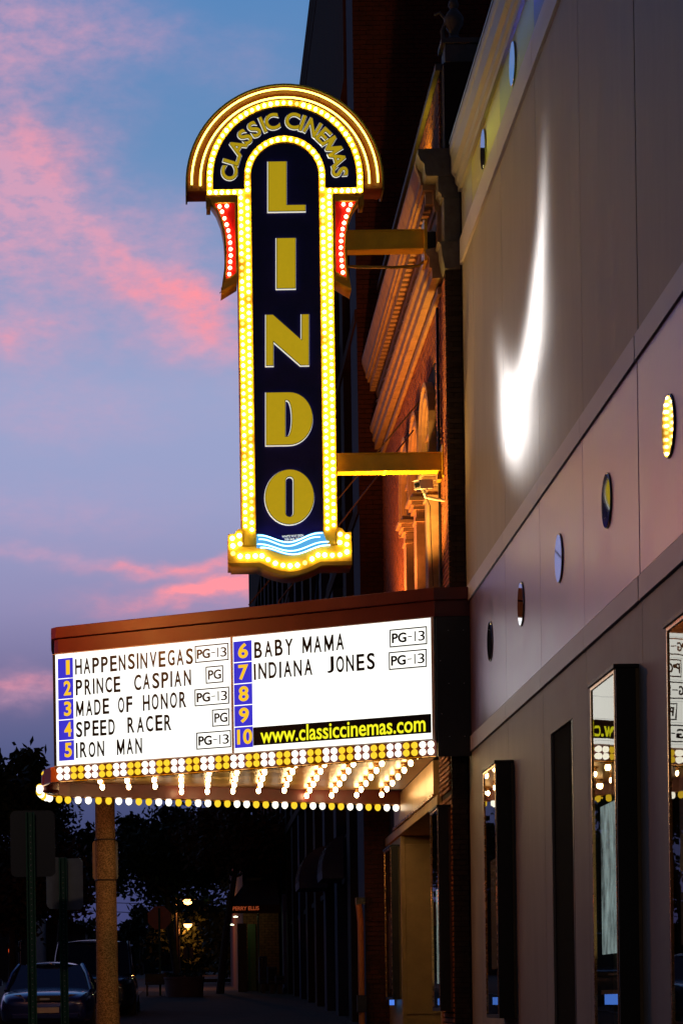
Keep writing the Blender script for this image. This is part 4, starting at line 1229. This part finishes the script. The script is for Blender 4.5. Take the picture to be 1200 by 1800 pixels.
# shop beyond with the awning
sh = thing('corner_shop', (2.6, 76, gz(76)), 'dim brick corner shop with sloping brown awning and green lit doorway', 'building')
MB().box(1.9, 3.1, 76.5, 100, 0, E + 5.6).build('wall', M['redbrick'], sh)
bmk = MB()
for r in range(34):
    x = 1.9 - (.12 if r % 2 else 0)
    while x < 3.1:
        a, b = max(x, 1.9) + .008, min(x + .24, 3.1) - .008; x += .24
        if b - a > .05: bmk.box(a, b, 76.47, 76.499, gz(76) + .5 + r * .09 + .006, gz(76) + .5 + (r + 1) * .09 - .006)
bmk.build('brickwork', mat('shop_brick', (.22, .08, .04), .9, var=.4, scale=6), sh, kind='stuff')
a0, a1 = at(400, 1605, 74), at(492, 1605, 74); zt = at(450, 1552, 74).z; zm = at(450, 1592, 74).z; zb = at(450, 1606, 74).z
MB().add([(a0.x, 74, zm), (a1.x, 74, zm), (a1.x, 76.4, zt + .2), (a0.x + .7, 76.4, zt + .2), (a0.x, 79, zm), (a0.x + .7, 77, zt + .2)], [(0, 1, 2, 3), (0, 3, 5, 4), (1, 4, 5, 2)]).build('awning_canvas', M['awning'], sh)
val = MB().box(a0.x, a1.x, 73.95, 73.99, zb, zm + .01).build('awning_valance', M['awning'], sh)
me, gw, y0, y1 = glyph_mesh('PERRY ELLIS', glow('valance_lettering', (.55, .10, .03), .55), .05, .015)
q0, q1 = at(409, 1602, 73.94), at(455, 1602, 73.94)
inst('valance_lettering', me, val, (q0.x, 73.94, at(430, 1600.5, 73.94).z), FRONT, ((q1.x - q0.x) / gw, .12 / .7, .2))
for px, py in ((414, 1613), (407.5, 1627)):
    p = at(px, py, 75 if px > 410 else 79)
    MB().lathe([(.07, 0), (.075, .025), (.02, .04)], 14, tuple(p)).build('downlight', M['downlight'], sh)
q = at(452, 1700, 76); MB().box(q.x - .03, q.x + .03, 74.2, 74.26, gz(74), zb).build('awning_post', mat('doorway_green', (.08, .22, .12), .4), sh)
MB().box(at(436, 1700, 76.4).x, at(450, 1700, 76.4).x, 76.38, 76.46, gz(76), gz(76) + 2.4).build('door', mat('door_green', (.05, .09, .03), .4), sh)
light('doorway_lamp', 'POINT', (1.75, 75.2, gz(75) + 2.75), (.8, 1, .45), 5, shadow_soft_size=.1)
MB().box(at(418, 1700, 75).x, at(434, 1700, 75).x, 75, 75.3, gz(75), gz(75) + 2.4).build('entry_post', M['black'], sh)
st_ = thing('stone_pilaster', (3.0, 73.4, gz(73)), 'pale violet stone pilaster at the far end of the dark street wall', 'pilaster')
a, b = at(497, 1600, 73), at(512, 1600, 73)
MB().box(a.x, b.x, 73, 73.6, gz(73), at(500, 1572, 73).z).build('shaft', mat('violet_stone', (.17, .15, .24), .8, var=.2), st_, bevel=.02)
MB().box(a.x - .03, b.x + .03, 72.97, 73.6, gz(73), gz(73) + .3).build('foot', mat('violet_stone_dark', (.10, .09, .13), .8, var=.2), st_)
nbx = [((455, 1682), (470, 1745), 72.5, 'tall dark blue newspaper box, leftmost of the group by the shop'), ((470, 1700), (487, 1752), 71.5, 'black newspaper box in the middle by the shop'), ((484, 1716), (500, 1755), 71, 'low grey topped newspaper box beside the stone pilaster')]
for i, (p, q, Y, lb) in enumerate(nbx):
    a, b = at(*p, Y), at(*q, Y); t = thing('newspaper_box', (a.x, Y, gz(Y) + .14), lb, 'newspaper box', 'newspaper boxes by the shop')
    MB().box(a.x, b.x, Y, Y + .4, gz(Y) + .45, a.z).build('cabinet', M['lblue'] if i == 0 else M['black'] if i == 1 else M['galvdark'], t, bevel=.02)
    MB().box(a.x + .06, b.x - .06, Y + .1, Y + .3, gz(Y) + .14, gz(Y) + .449).build('pedestal', M['black'], t)
    MB().box(a.x + .03, b.x - .03, Y - .01, Y - .001, gz(Y) + .55, a.z - .05).build('window', M['glassdark'], t)

# ---------------------------------------------------------------- street column, signs
yc = 38.2
ct = thing('street_column', (at(186, 1700, yc).x, yc, gz(yc) + .14), 'round speckled concrete street column beside the marquee', 'column')
cx_ = at(190, 1790, yc).x; c0 = (cx_ - .005, yc, 0); zb_ = gz(yc) + .1
zr = [at(190, y, yc).z for y in (1765, 1548, 1477, 1320)]
MB().lathe([(.205, zb_), (.196, zr[0]), (.19, zr[0] + .005)], 28, c0).build('foot', M['aggregate'], ct, smooth=True)
MB().lathe([(.187, zr[0] + .012), (.168, zr[2]), (.16, zr[3])], 28, c0).build('shaft', M['aggregate'], ct, smooth=True)
for z in (zr[1], zr[2]): MB().lathe([(.185, z - .012), (.188, z), (.182, z + .012)], 28, c0).build('strap', M['galvdark'], ct, smooth=True)
MB().lathe([(.16, zr[3] + .002), (.19, zr[3] + .03), (.19, zr[3] + .1), (.05, zr[3] + .16)], 28, c0).build('cap', M['aggregate'], ct, smooth=True)


def rplate(cx, cz, w, h, Y, m, name, parent, r=.05, th_=.006, ry=0.0):
    pl_ = []
    for sx, sz, a0 in ((1, 1, 0), (-1, 1, 90), (-1, -1, 180), (1, -1, 270)):
        for k in range(5):
            a = R(a0 + k * 22.5); pl_.append((sx * (w / 2 - r) + r * math.cos(a), sz * (h / 2 - r) + r * math.sin(a)))
    mb = MB(); mb.prism(pl_, -th_ / 2, th_ / 2, 'y')
    c, s = math.cos(ry), math.sin(ry)
    mb.v = [(cx + x * c - y * s, Y + x * s + y * c, cz + z) for x, y, z in mb.v]
    return mb.build(name, m, parent)


p = at(185, 1513, yc + .25)
cs = thing('column_sign', (p.x, yc + .25, p.z), 'pale rounded sign plate strapped to the street column', 'sign')
rplate(p.x - .0, p.z, .43, .66, yc + .24, mat('pale_sign_back', (.42, .36, .33), .5), 'plate', cs)
MB().box(p.x - .1, p.x + .1, yc + .20, yc + .236, p.z - .05, p.z + .05).build('bracket', M['galvdark'], cs)


def uchannel(px, Y, ztop, label):
    t = thing('sign_post', (px, Y, gz(Y) + .14), label, 'sign post')
    w = .04; mb = MB()
    z0 = gz(Y) + .1
    mb.prism([(px - w, Y), (px - w + .006, Y), (px - .02, Y + .035), (px + .02, Y + .035), (px + w - .006, Y), (px + w, Y), (px + w, Y - .006), (px + w - .012, Y - .006), (px + .016, Y + .027), (px - .016, Y + .027), (px - w + .012, Y - .006), (px - w, Y - .006)], z0, ztop, 'z')
    post = mb.build('post', M['green'], t)
    hm = MB()
    z = z0 + .1
    while z < ztop - .1: hm.lathe([(.005, 0), (.005, .009)], 6, (px, Y + .024, z)); z += .05
    o = hm.build('post_hole', M['galv'], post, kind='stuff')
    return t


p1 = at(55, 1600, 20.0); s1 = uchannel(p1.x, 20.0, at(55, 1428, 20).z, 'nearer green channel post carrying the large dark sign back')
c = at(57.5, 1483.5, 20.05); rplate(c.x, c.z, .395, .585, 20.06, M['galvdark'], 'sign_plate', s1)
rplate(c.x, c.z, .39, .58, 20.066, M['galvdark'], 'sign_face', s1)
p2 = at(112, 1650, 22.0); s2 = uchannel(p2.x, 22.0, at(112, 1508, 22).z, 'second green channel post carrying two pale sign plates set at an angle')
c = at(101, 1553, 22.05); rplate(c.x, c.z, .24, .50, 22.06, M['galv'], 'sign_plate', s2, ry=.5)
c = at(127, 1555, 22.05); rplate(c.x, c.z, .235, .50, 22.04, M['galv'], 'sign_plate', s2, ry=-.45)

# stop sign seen from behind
p = at(280, 1614, 71.0); t = thing('stop_sign', (p.x, 71, gz(71) + .14), 'back of an octagonal street sign on a thin post by the planter', 'sign')
MB().prism([(p.x + .39 * math.cos(R(22.5 + 45 * k)), p.z + .39 * math.sin(R(22.5 + 45 * k))) for k in range(8)], 71.0, 71.01, 'y').build('plate', mat('sign_back_brown', (.8, .26, .13), .5), t)
MB().box(p.x - .035, p.x + .03, 70.93, 70.99, gz(71), p.z + .3).build('post', M['green'], t)
p = at(331, 1676, 88.0); t = thing('parking_sign', (p.x, 88, gz(88)), 'small orange lit square sign on a thin post behind the planter', 'sign')
rplate(p.x, p.z, .38, .42, 88, mat('sign_back_orange', (.45, .2, .12), .6), 'plate', t, r=.03)
MB().box(p.x - .02, p.x + .03, 87.9, 87.95, gz(88), p.z + .2).build('post', M['black'], t)

# planter and bench
p = at(324, 1740, 69); t = thing('planter', (p.x, 69, gz(69) + .14), 'round concrete planter with low plants on the pavement corner', 'planter')
zc = at(324, 1718, 69).z
MB().lathe([(.56, gz(69) + .1), (.60, zc - .08), (.62, zc - .06), (.62, zc), (.56, zc)], 32, (p.x, 69, 0)).build('bowl', M['planter'], t, smooth=True)
lf = MB()
for k in range(260):
    a, r = random.uniform(0, 2 * math.pi), .55 * math.sqrt(random.random()); x, y, z = p.x + r * math.cos(a), 69 + r * math.sin(a), zc + random.uniform(.0, .12)
    d = Vector((random.uniform(-1, 1), random.uniform(-1, 1), random.uniform(0, 1))) * .06; e = Vector((random.uniform(-1, 1), random.uniform(-1, 1), random.uniform(-.5, .5))) * .04
    lf.add([Vector((x, y, z)) - d, Vector((x, y, z)) + e, Vector((x, y, z)) + d, Vector((x, y, z)) - e], [(0, 1, 2, 3)])
lf.build('plants', M['leaf'], t)
p = at(272, 1748, 70.5); t = thing('bench', (p.x, 70.5, gz(70) + .14), 'low black bench left of the round planter', 'bench')
MB().box(p.x - .3, p.x + .9, 70.3, 70.75, gz(70) + .5, gz(70) + .56).build('seat', M['black'], t, bevel=.01)
MB().box(p.x - .3, p.x + .9, 70.76, 70.81, gz(70) + .57, gz(70) + .85).build('backrest', M['black'], t, bevel=.01)
for dx in (-.26, .82): MB().box(p.x + dx, p.x + dx + .05, 70.32, 70.78, gz(70) + .1, gz(70) + .499).build('leg', M['black'], t)

# street lamps (lit)
def street_lamp(px, py, Y, label, power, r=.17, dx=-.5, base=None, lc=(1.0, .30, .06), group='lit orange street lamps down the street'):
    p = at(px, py, Y) if base is None else Vector(base); g0 = gz(Y)
    t = thing('street_lamp', (p.x + dx, Y, g0), label, 'street lamp', group)
    MB().tube([(p.x + dx, Y, g0), (p.x + dx, Y, p.z + .35)], [.09, .05], 10).build('pole', M['black'], t, smooth=True)
    MB().tube([(p.x + dx, Y, p.z + .3), (p.x + dx * .5, Y, p.z + .42), (p.x, Y, p.z + .25)], .028, 8).build('arm', M['black'], t, smooth=True)
    MB().lathe([(r * 1.45, .0), (r * 1.4, .02), (r * .8, .14), (r * .3, .25)], 18, tuple(p)).build('shade', M['black'], t, smooth=True)
    MB().lathe([(r * .2, -r * .95), (r * .65, -r * .75), (r * .92, -r * .35), (r, -.004)], 18, tuple(p)).build('lamp_bowl', M['sodium'], t, smooth=True)
    light('street_lamp_light', 'POINT', (p.x, Y, p.z - r * 1.2), lc, power, shadow_soft_size=.15)
    return t


street_lamp(330, 1582, 92, 'nearer orange street lamp in the distance, higher of the two glowing bowls', 320, r=.22)
street_lamp(330, 1625, 122, 'farther orange street lamp in the distance, lower of the two glowing bowls', 110, r=.23)
street_lamp(0, 0, 30, 'street lamp on the near left kerb outside the picture', 560, base=(-3.2, 30.0, 8.0), dx=-.9, group=None)  # added out of view to warm the column, fascia and lower wall

street_lamp(0, 0, 9, 'nearest street lamp on the left kerb outside the picture', 230, base=(-3.0, 9.0, 7.5), dx=-.9, lc=(1, .75, .55), group=None)  # added out of view to light the sign plates

# ---------------------------------------------------------------- vehicles
def loft(rings, closed=True):
    mb = MB(); n = len(rings[0]); vs = [p for r in rings for p in r]; fs = []
    for i in range(len(rings) - 1):
        for j in range(n): fs.append((i * n + j, i * n + (j + 1) % n, (i + 1) * n + (j + 1) % n, (i + 1) * n + j))
    fs += [tuple(range(n))[::-1], tuple(range(len(vs) - n, len(vs)))]
    return mb.add(vs, fs)


def car(loc, rz, W, Ln, H, hood, m, label, van=False):
    """front of the car at local y = 0, body runs to +y"""
    t = local_thing('parked_car', loc, label, 'car', 'cars parked along the kerb', rz)
    w = W / 2
    def ring(y, zb, zt, ww, top=.86):
        pts = []
        for (x, z) in ((-.92, 0), (-1, .25), (-1.0, .62), (-.95, .86), (-top, .97), (-top * .6, 1.0), (0, 1.02), (top * .6, 1.0), (top, .97), (.95, .86), (1.0, .62), (1, .25), (.92, 0)):
            pts.append((x * ww, y, zb + (zt - zb) * z))
        return pts
    bodyr = [ring(.0, .30, hood - .28, w * .72), ring(.06, .24, hood - .18, w * .84), ring(.30, .20, hood - .09, w * .95), ring(.8, .18, hood - .03, w), ring(1.25, .18, hood + .0, w), ring(Ln * .55, .18, hood + .05, w),
             ring(Ln - .9, .2, hood + .06, w), ring(Ln - .2, .24, hood + .0, w * .95), ring(Ln, .3, hood - .2, w * .84)]
    b = loft(bodyr).build('body', m, t, smooth=True)
    s = b.modifiers.new('sub', 'SUBSURF'); s.levels = 2; s.render_levels = 2
    y0, y1 = (1.15, 1.95) if not van else (.75, 1.35)
    y2, y3 = (Ln - 1.7, Ln - .8) if not van else (Ln - .5, Ln - .15)
    gw = w * .90; rw = w * (.66 if not van else .80)
    cab = [[(-gw, y0, hood - .06), (-gw, y3, hood - .02), (gw, y3, hood - .02), (gw, y0, hood - .06)], [(-rw, y1, H - .05), (-rw, y2, H - .05), (rw, y2, H - .05), (rw, y1, H - .05)]]
    MB().add(cab[0] + cab[1], [(0, 1, 2, 3), (4, 5, 6, 7), (0, 4, 7, 3), (1, 5, 4, 0), (2, 6, 5, 1), (3, 7, 6, 2)]).build('window_glass', M['glassdark'] if 0 else mat('car_glass', (.008, .012, .04), .12, var=0, spec=.9), t)
    rf = [ring_ for ring_ in ([(-rw * .80, y1 - .05, H - .055), (-rw * .5, y1 - .07, H - .02), (0, y1 - .09, H - .005), (rw * .5, y1 - .07, H - .02), (rw * .80, y1 - .05, H - .055)],
                              [(-rw * 1.04, y1 + .14, H - .075), (-rw * .6, y1 + .14, H + .0), (0, y1 + .14, H + .015), (rw * .6, y1 + .14, H), (rw * 1.04, y1 + .14, H - .075)],
                              [(-rw * 1.06, (y1 + y2) / 2, H - .07), (-rw * .6, (y1 + y2) / 2, H + .02), (0, (y1 + y2) / 2, H + .04), (rw * .6, (y1 + y2) / 2, H + .02), (rw * 1.06, (y1 + y2) / 2, H - .07)],
                              [(-rw * 1.03, y2, H - .09), (-rw * .6, y2, H - .02), (0, y2, H), (rw * .6, y2, H - .02), (rw * 1.03, y2, H - .09)])]
    mb = MB(); vs = [p for r in rf for p in r]; mb.add(vs, [(i * 5 + j, i * 5 + j + 1, i * 5 + j + 6, i * 5 + j + 5) for i in range(3) for j in range(4)])
    o = mb.build('roof', m, t, smooth=True); so = o.modifiers.new('thick', 'SOLIDIFY'); so.thickness = .03; so.offset = -1
    su = o.modifiers.new('sub', 'SUBSURF'); su.levels = 1; su.render_levels = 2
    for sx in (-1, 1):
        MB().tube([(sx * gw * 1.0, y0 - .02, hood - .05), (sx * (gw + rw) / 2 * 1.015, (y0 + y1) / 2 - .04, (hood + H) / 2 + .02), (sx * rw * 1.02, y1, H - .05)], .035, 6).build('windscreen_pillar', m, t, smooth=True)
        MB().tube([(sx * (gw + .0), y3, hood - .02), (sx * rw * 1.01, y2, H - .06)], .05, 6).build('rear_pillar', m, t, smooth=True)
        mir = MB().lathe([(.03, -.06), (.075, -.04), (.08, .04), (.05, .075)], 10, (sx * (w + .07), y0 + .25, hood + .10)).build('mirror', m, t, smooth=True)
        zl = hood - .25
        MB().add([(sx * w * .38, -.00, zl), (sx * w * .74, .14, zl - .02), (sx * w * .84, .32, zl + .10), (sx * w * .50, .12, zl + .12), (sx * w * .38, .2, zl), (sx * w * .74, .3, zl - .02), (sx * w * .84, .45, zl + .10), (sx * w * .50, .3, zl + .12)],
                 [(0, 1, 2, 3), (4, 5, 6, 7), (0, 1, 5, 4), (1, 2, 6, 5), (2, 3, 7, 6), (3, 0, 4, 7)]).build('headlight', M['lens'], t, smooth=False)
        for y in (.85, Ln - .95):
            wl_ = MB(); prof_ = [(.20, -.09), (.30, -.10), (.32, -.07), (.32, .07), (.30, .10), (.20, .09)]
            wl_.lathe(prof_, 22); wl_.v = [(z + sx * (w - .1), x + y, y_ + .32) for x, y_, z in wl_.v]
            ty = wl_.build('tyre', M['tyre'], t, smooth=True)
            rm = MB().lathe([(.19, -.05), (.2, .05), (.06, .07)], 14); rm.v = [(z * sx + sx * (w - .05), x + y, y_ + .32) for x, y_, z in rm.v]; rm.build('rim', M['rim'], ty, smooth=True)
    MB().box(-w * .36, w * .36, -.035, .02, hood - .27, hood - .15).build('grille', M['black'], t, bevel=.02)
    MB().box(-.09, .09, -.045, -.036, hood - .235, hood - .20).build('badge', M['rim'], t)
    MB().box(-w * .70, w * .70, -.06, .02, .34, .46).build('bumper', m, t, bevel=.03)
    MB().box(-.26, .26, -.075, -.062, .46, .56).build('number_plate', M['galv'], t)
    return t


y = 41.5; car((at(78, 1700, y).x, y, gz(y)), 0, 1.78, 4.5, 1.42, .93, M['carblue'], 'dark blue parked sedan facing us behind the green sign posts')
y = 50.0; car((at(165, 1700, y).x - .05, y, gz(y)), 0, 1.9, 4.7, 1.86, 1.12, M['cardark'], 'dark van parked behind the blue sedan, beside the speckled column', van=True)

# ---------------------------------------------------------------- trees
def tree(loc, crown_c, crown_r, seed, label, leafmat, n=5200, trunk_r=.14, size=.13, clumps=26):
    rnd = random.Random(seed); t = thing('street_tree', loc, label, 'tree', 'trees along the street'); L0 = Vector(loc); C = Vector(crown_c)
    tips = []
    mb = MB(); fork = L0.lerp(Vector((C.x, C.y, C.z - crown_r[2] * .75)), .95)
    mb.tube([L0, L0.lerp(fork, .5) + Vector((rnd.uniform(-.1, .1), 0, 0)), fork], [trunk_r, trunk_r * .8, trunk_r * .6], 9)
    mb.build('trunk', M['bark'], t, smooth=True)
    br = MB(); cl = []
    for k in range(clumps):
        while True:
            d = Vector((rnd.uniform(-1, 1), rnd.uniform(-1, 1), rnd.uniform(-1, 1)))
            if .25 < d.length < 1: break
        p = C + Vector((d.x * crown_r[0], d.y * crown_r[1], d.z * crown_r[2])); cl.append((p, rnd.uniform(.28, .55) * min(crown_r)))
        if k % 2 == 0: br.tube([fork, fork.lerp(p, .5) + Vector((0, 0, .15)), p], [trunk_r * .4, trunk_r * .22, .012], 5)
    br.build('branches', M['bark'], t)
    lm = MB()
    for k in range(n):
        c, r = cl[rnd.randrange(len(cl))]
        g = Vector((rnd.gauss(0, .5), rnd.gauss(0, .5), rnd.gauss(0, .42))) * r; p = c + g
        a = Vector((rnd.uniform(-1, 1), rnd.uniform(-1, 1), rnd.uniform(-1, 1))).normalized() * size * rnd.uniform(.6, 1.3)
        b = a.cross(Vector((rnd.uniform(-1, 1), rnd.uniform(-1, 1), rnd.uniform(-1, 1)))).normalized() * size * .45
        lm.v += [tuple(p - a), tuple(p + b), tuple(p + a), tuple(p - b)]; k4 = len(lm.v) - 4; lm.f.append((k4, k4 + 1, k4 + 2, k4 + 3))
    me = bpy.data.meshes.new('crown'); me.from_pydata([tuple(Vector(v) - L0) for v in lm.v], [], lm.f); me.materials.append(leafmat)
    o = bpy.data.objects.new('crown', me); COL.objects.link(o); o.parent = t
    return t


def tr(px, py, Y, rx, rz, seed, label, m=None, basex=None, n=5200, size=.13, clumps=26, ry=None):
    c = at(px, py, Y); rxm, rzm = rx * Y / F, rz * Y / F
    b = at(basex or px, 1768, Y).x
    tree((b, Y, gz(Y)), c, (rxm, ry or rxm, rzm), seed, label, m or M['leaf'], n, size=size, clumps=clumps)


tr(-20, 1400, 58, 120, 80, 1, 'dark tree at the far left rising beside the end of the marquee', n=9000, clumps=40, basex=-60, size=.14)
tr(20, 1560, 64, 110, 90, 5, 'warm tinted tree behind the nearer green sign post', M['leafwarm'], n=7000, clumps=34, basex=20, size=.14)
tr(110, 1500, 80, 70, 95, 2, 'dark loose tree between the sign posts and the speckled column', n=5000, clumps=24, basex=90)
tr(290, 1500, 77, 105, 80, 3, 'broad dark street tree under the marquee, just above the octagonal sign', n=12000, clumps=50, basex=318)
tr(415, 1470, 73, 90, 60, 4, 'dark warm tree beside the awning, below the middle of the marquee', M['leafwarm'], n=10000, clumps=44, basex=386)
tr(250, 1625, 140, 34, 26, 8, 'small far dark tree standing over the green wall', n=3000, clumps=16, size=.2)
tr(118, 1660, 135, 60, 60, 9, 'far dark bushy tree behind the parked vehicles', n=4000, clumps=20, size=.22)
tr(210, 1655, 145, 30, 16, 10, 'low far tree left of the octagonal sign', n=2200, clumps=12, size=.2)
tr(340, 1640, 125, 80, 60, 12, 'far dark tree behind the two glowing street lamps', n=9000, clumps=44, size=.22)
tr(430, 1620, 105, 60, 90, 13, 'far dark tree behind the awning', n=8000, clumps=40, size=.2)
# far green hedge wall and houses at the end of the street
a, b = at(150, 1640, 150), at(520, 1636, 150)
fw = thing('green_end_wall', ((a.x + b.x) / 2, 150, gz(150)), 'long dark green wall closing the street in the distance', 'wall')
MB().box(-30, b.x + 8, 150, 150.4, gz(150) - .2, a.z).build('wall', mat('dark_green_wall', (.012, .035, .022), .8, var=.3, scale=.5), fw)
MB().box(-30, b.x + 8, 149.94, 150.46, a.z + .001, a.z + .12).build('coping', mat('wall_coping', (.08, .06, .07), .8), fw)
for i, (px0, px1, py, Y, lb) in enumerate(((-120, 62, 1600, 120, 'low dark house with gabled roof at the far left end of the street'), (60, 150, 1640, 130, 'low dark house behind the van at the end of the street'))):
    a, b = at(px0, py, Y), at(px1, py, Y); t = thing('far_house', ((a.x + b.x) / 2, Y, gz(Y)), lb, 'house', 'houses at the end of the street')
    MB().box(a.x, b.x, Y, Y + 9, 0, a.z).build('wall', M['farwall'], t)
    MB().prism([(a.x - .3, a.z + .002), (b.x + .3, a.z + .002), ((a.x + b.x) / 2, a.z + 1.1)], Y - .3, Y + 9.3, 'y').build('roof', M['towerwall'], t)
    for k in range(3):
        x = a.x + (b.x - a.x) * (k + .5) / 3; w_ = MB().box(x - .35, x + .35, Y - .03, Y - .002, a.z - 1.9, a.z - .8).build('window', M['glassdark'], t)
        MB().box(x - .4, x + .4, Y - .06, Y - .031, a.z - 1.98, a.z - 1.905).build('sill', M['galvdark'], w_)
# small lights far off
for i, (px, py, Y, r, m, lb) in enumerate(((20, 1672, 100, .13, 'redlamp', 'round red signal lamp at the far left beyond the parked sedan'), (33, 1601, 110, .06, 'redlamp', 'tiny red lamp high at the far left among the trees'), (403, 1634, 118, .09, 'redlamp', 'small orange lamp left of the awning'))):
    p = at(px, py, Y); t = thing('signal_lamp', (p.x, Y, gz(Y)), lb, 'signal light')
    MB().lathe([(r * .3, -r), (r, -r * .5), (r, r * .5), (r * .3, r)], 12, tuple(p)).build('lens', M[m], t, smooth=True)
    MB().box(p.x - r * 1.3, p.x + r * 1.3, Y + .12, Y + .3, p.z - r * 1.5, p.z + r * 1.5).build('housing', M['black'], t)
    MB().tube([(p.x, Y + .2, gz(Y)), (p.x, Y + .2, p.z)], .05, 8).build('pole', M['black'], t)
# utility wires across the gap of sky
for i, (yy, lb) in enumerate(((1588, 'upper thin utility wire crossing the sky left of the octagonal sign'), (1604, 'lower thin utility wire crossing the sky left of the octagonal sign'))):
    w = props(MB().tube([at(100, yy - 4, 120), at(240, yy + 1, 120), at(420, yy - 3, 120)], .02, 5).build('utility_wire', M['black']), lb, 'wire', 'utility wires')

# buildings on the other side of the street and behind the camera keep the street dark
for i, (x0, x1, y0, y1, h, lb) in enumerate(((-32, -19.2, -30, 10, 11, 'dark brick block opposite, outside the picture on the near left'), (-32, -19.2, 10.5, 38, 9, 'dark brick block opposite the marquee, outside the picture'),
                                             (-32, -19.2, 39, 72, 8, 'dark brick block opposite the tall building, outside the picture'), (-19, 14, -52, -42, 12, 'dark building closing the street behind the viewer'))):
    t = thing('opposite_building', ((x0 + x1) / 2, (y0 + y1) / 2, gz(y0)), lb, 'building', 'buildings outside the picture')
    MB().box(x0, x1, y0, y1, -2, h).build('wall', M['redbrick'], t)
    MB().box(x0 - .2, x1 + .2, y0 - .2, y1 + .2, h + .001, h + .4).build('cornice', M['towerbrown'], t)
    for k in range(5):
        for f in range(2):
            if x0 < -25:
                yy = y0 + (y1 - y0) * (k + .5) / 5
                w_ = MB().box(x1 + .002, x1 + .03, yy - .6, yy + .6, 1.6 + f * 3.6 + gz(y0), 3.4 + f * 3.6 + gz(y0)).build('window', M['glassdark'], t)
                MB().box(x1 + .002, x1 + .1, yy - .7, yy + .7, 1.48 + f * 3.6 + gz(y0), 1.598 + f * 3.6 + gz(y0)).build('sill', M['towerbrown'], w_)

# ---------------------------------------------------------------- added unseen lamps whose shaped beams draw the hook and tints on the wall
def wallpt(px, py):
    a, b = ab(px, py); Y = F * WX / a; return Vector((WX, Y, E + b * Y / F))


def added_beam(PW, tgt, color, power, label, blobs):
    """added unseen lamp on the marquee roof, beam shaped to draw light on the wall; blobs: wall pixel, half axis a, half axis b (both as wall vectors), strength"""
    t = thing('added_beam_lamp', PW, label, 'lamp', 'projector lamps on the marquee roof')  # all lamps of this group are added and unseen
    MB().lathe([(.06, 0), (.09, .03), (.09, .12), (.05, .14)], 14, tuple(PW - Vector((0, 0, .20)))).build('housing', fl, t, smooth=True)
    MB().box(PW.x - .05, PW.x + .05, PW.y - .05, PW.y + .05, PW.z - .23, PW.z - .201).build('foot', fl, t)
    pl_ = light('added_beam_light', 'SPOT', PW, color, power, tgt, spot_size=R(80), spot_blend=.4, shadow_soft_size=.01)
    ml = pl_.rotation_euler.to_matrix().transposed()
    def uv(p):
        d = ml @ (Vector(p) - PW); return Vector((d.x / -d.z, d.y / -d.z))
    pl_.data.use_nodes = True; LT = pl_.data.node_tree; em = LT.nodes['Emission']
    tcl = LT.nodes.new('ShaderNodeTexCoord'); sx_ = LT.nodes.new('ShaderNodeSeparateXYZ'); LT.links.new(tcl.outputs['Normal'], sx_.inputs[0])
    def lm_(op, a, b=None):
        n = LT.nodes.new('ShaderNodeMath'); n.operation = op
        for i, v in enumerate((a, b)):
            if v is None: continue
            if isinstance(v, (int, float)): n.inputs[i].default_value = v
            else: LT.links.new(v, n.inputs[i])
        return n.outputs[0]
    negz = lm_('MULTIPLY', sx_.outputs[2], -1)
    LU, LV = lm_('DIVIDE', sx_.outputs[0], negz), lm_('DIVIDE', sx_.outputs[1], negz)
    acc = None
    for (px, py, a_, b_, amp) in blobs:
        c = uv(wallpt(px, py)); ex = uv(wallpt(px + a_[0], py + a_[1])) - c; ey = uv(wallpt(px + b_[0], py + b_[1])) - c
        det = ex.x * ey.y - ex.y * ey.x
        dx, dy = lm_('SUBTRACT', LU, c.x), lm_('SUBTRACT', LV, c.y)
        a = lm_('ADD', lm_('MULTIPLY', dx, ey.y / det), lm_('MULTIPLY', dy, -ey.x / det))
        b = lm_('ADD', lm_('MULTIPLY', dx, -ex.y / det), lm_('MULTIPLY', dy, ex.x / det))
        r = lm_('ADD', lm_('MULTIPLY', a, a), lm_('MULTIPLY', b, b))
        # light falls off with distance and slant on the wall: even it out across the beam
        w = wallpt(px, py) - PW; k = (w.length ** 3) / abs(w.x) / 30
        g = lm_('MULTIPLY', lm_('POWER', 2.718, lm_('MULTIPLY', r, -1)), amp * k)
        acc = g if acc is None else lm_('ADD', acc, g)
    LT.links.new(acc, em.inputs['Strength'])


hook = [(955, 300, 8, 70, 2, .25), (953, 370, 8, 60, 2, .6), (949, 440, 9, 60, 5, 1.1), (944, 510, 12, 60, 6, 1.5), (938, 575, 15, 55, 8, 1.6), (930, 635, 18, 55, 10, 1.6),
        (905, 715, 32, 60, 0, 1.8), (900, 770, 22, 48, -2, 1.0), (884, 655, 13, 55, -6, .7), (897, 680, 20, 40, 0, .5), (912, 650, 75, 220, 30, .035), (900, 560, 200, 420, 60, .012)]
added_beam(Vector((2.6, 31.5, E + 5.61)), wallpt(915, 560), (1.0, .97, .94), 2700, 'small projector lamp on the marquee roof throwing the white hook of light', [(x, y, (w, 0), (l, -h), a) for x, y, w, h, l, a in hook])  # added unseen lamp, beam shaped to draw the white hook
added_beam(Vector((2.3, 32.2, E + 5.66)), wallpt(870, 200), (.85, .90, .05), 700, 'small projector lamp on the marquee roof tinting the upper band yellow green', [(855, 250, (11, 4), (45, -120), 1.0)])  # added unseen lamp, tints the upper band yellow green
added_beam(Vector((2.0, 32.9, E + 5.66)), wallpt(920, 60), (.06, .14, 1.0), 700, 'small projector lamp on the marquee roof tinting the upper band blue', [(930, 20, (12, 5), (35, -100), .9)])  # added unseen lamp, tints the upper band blue
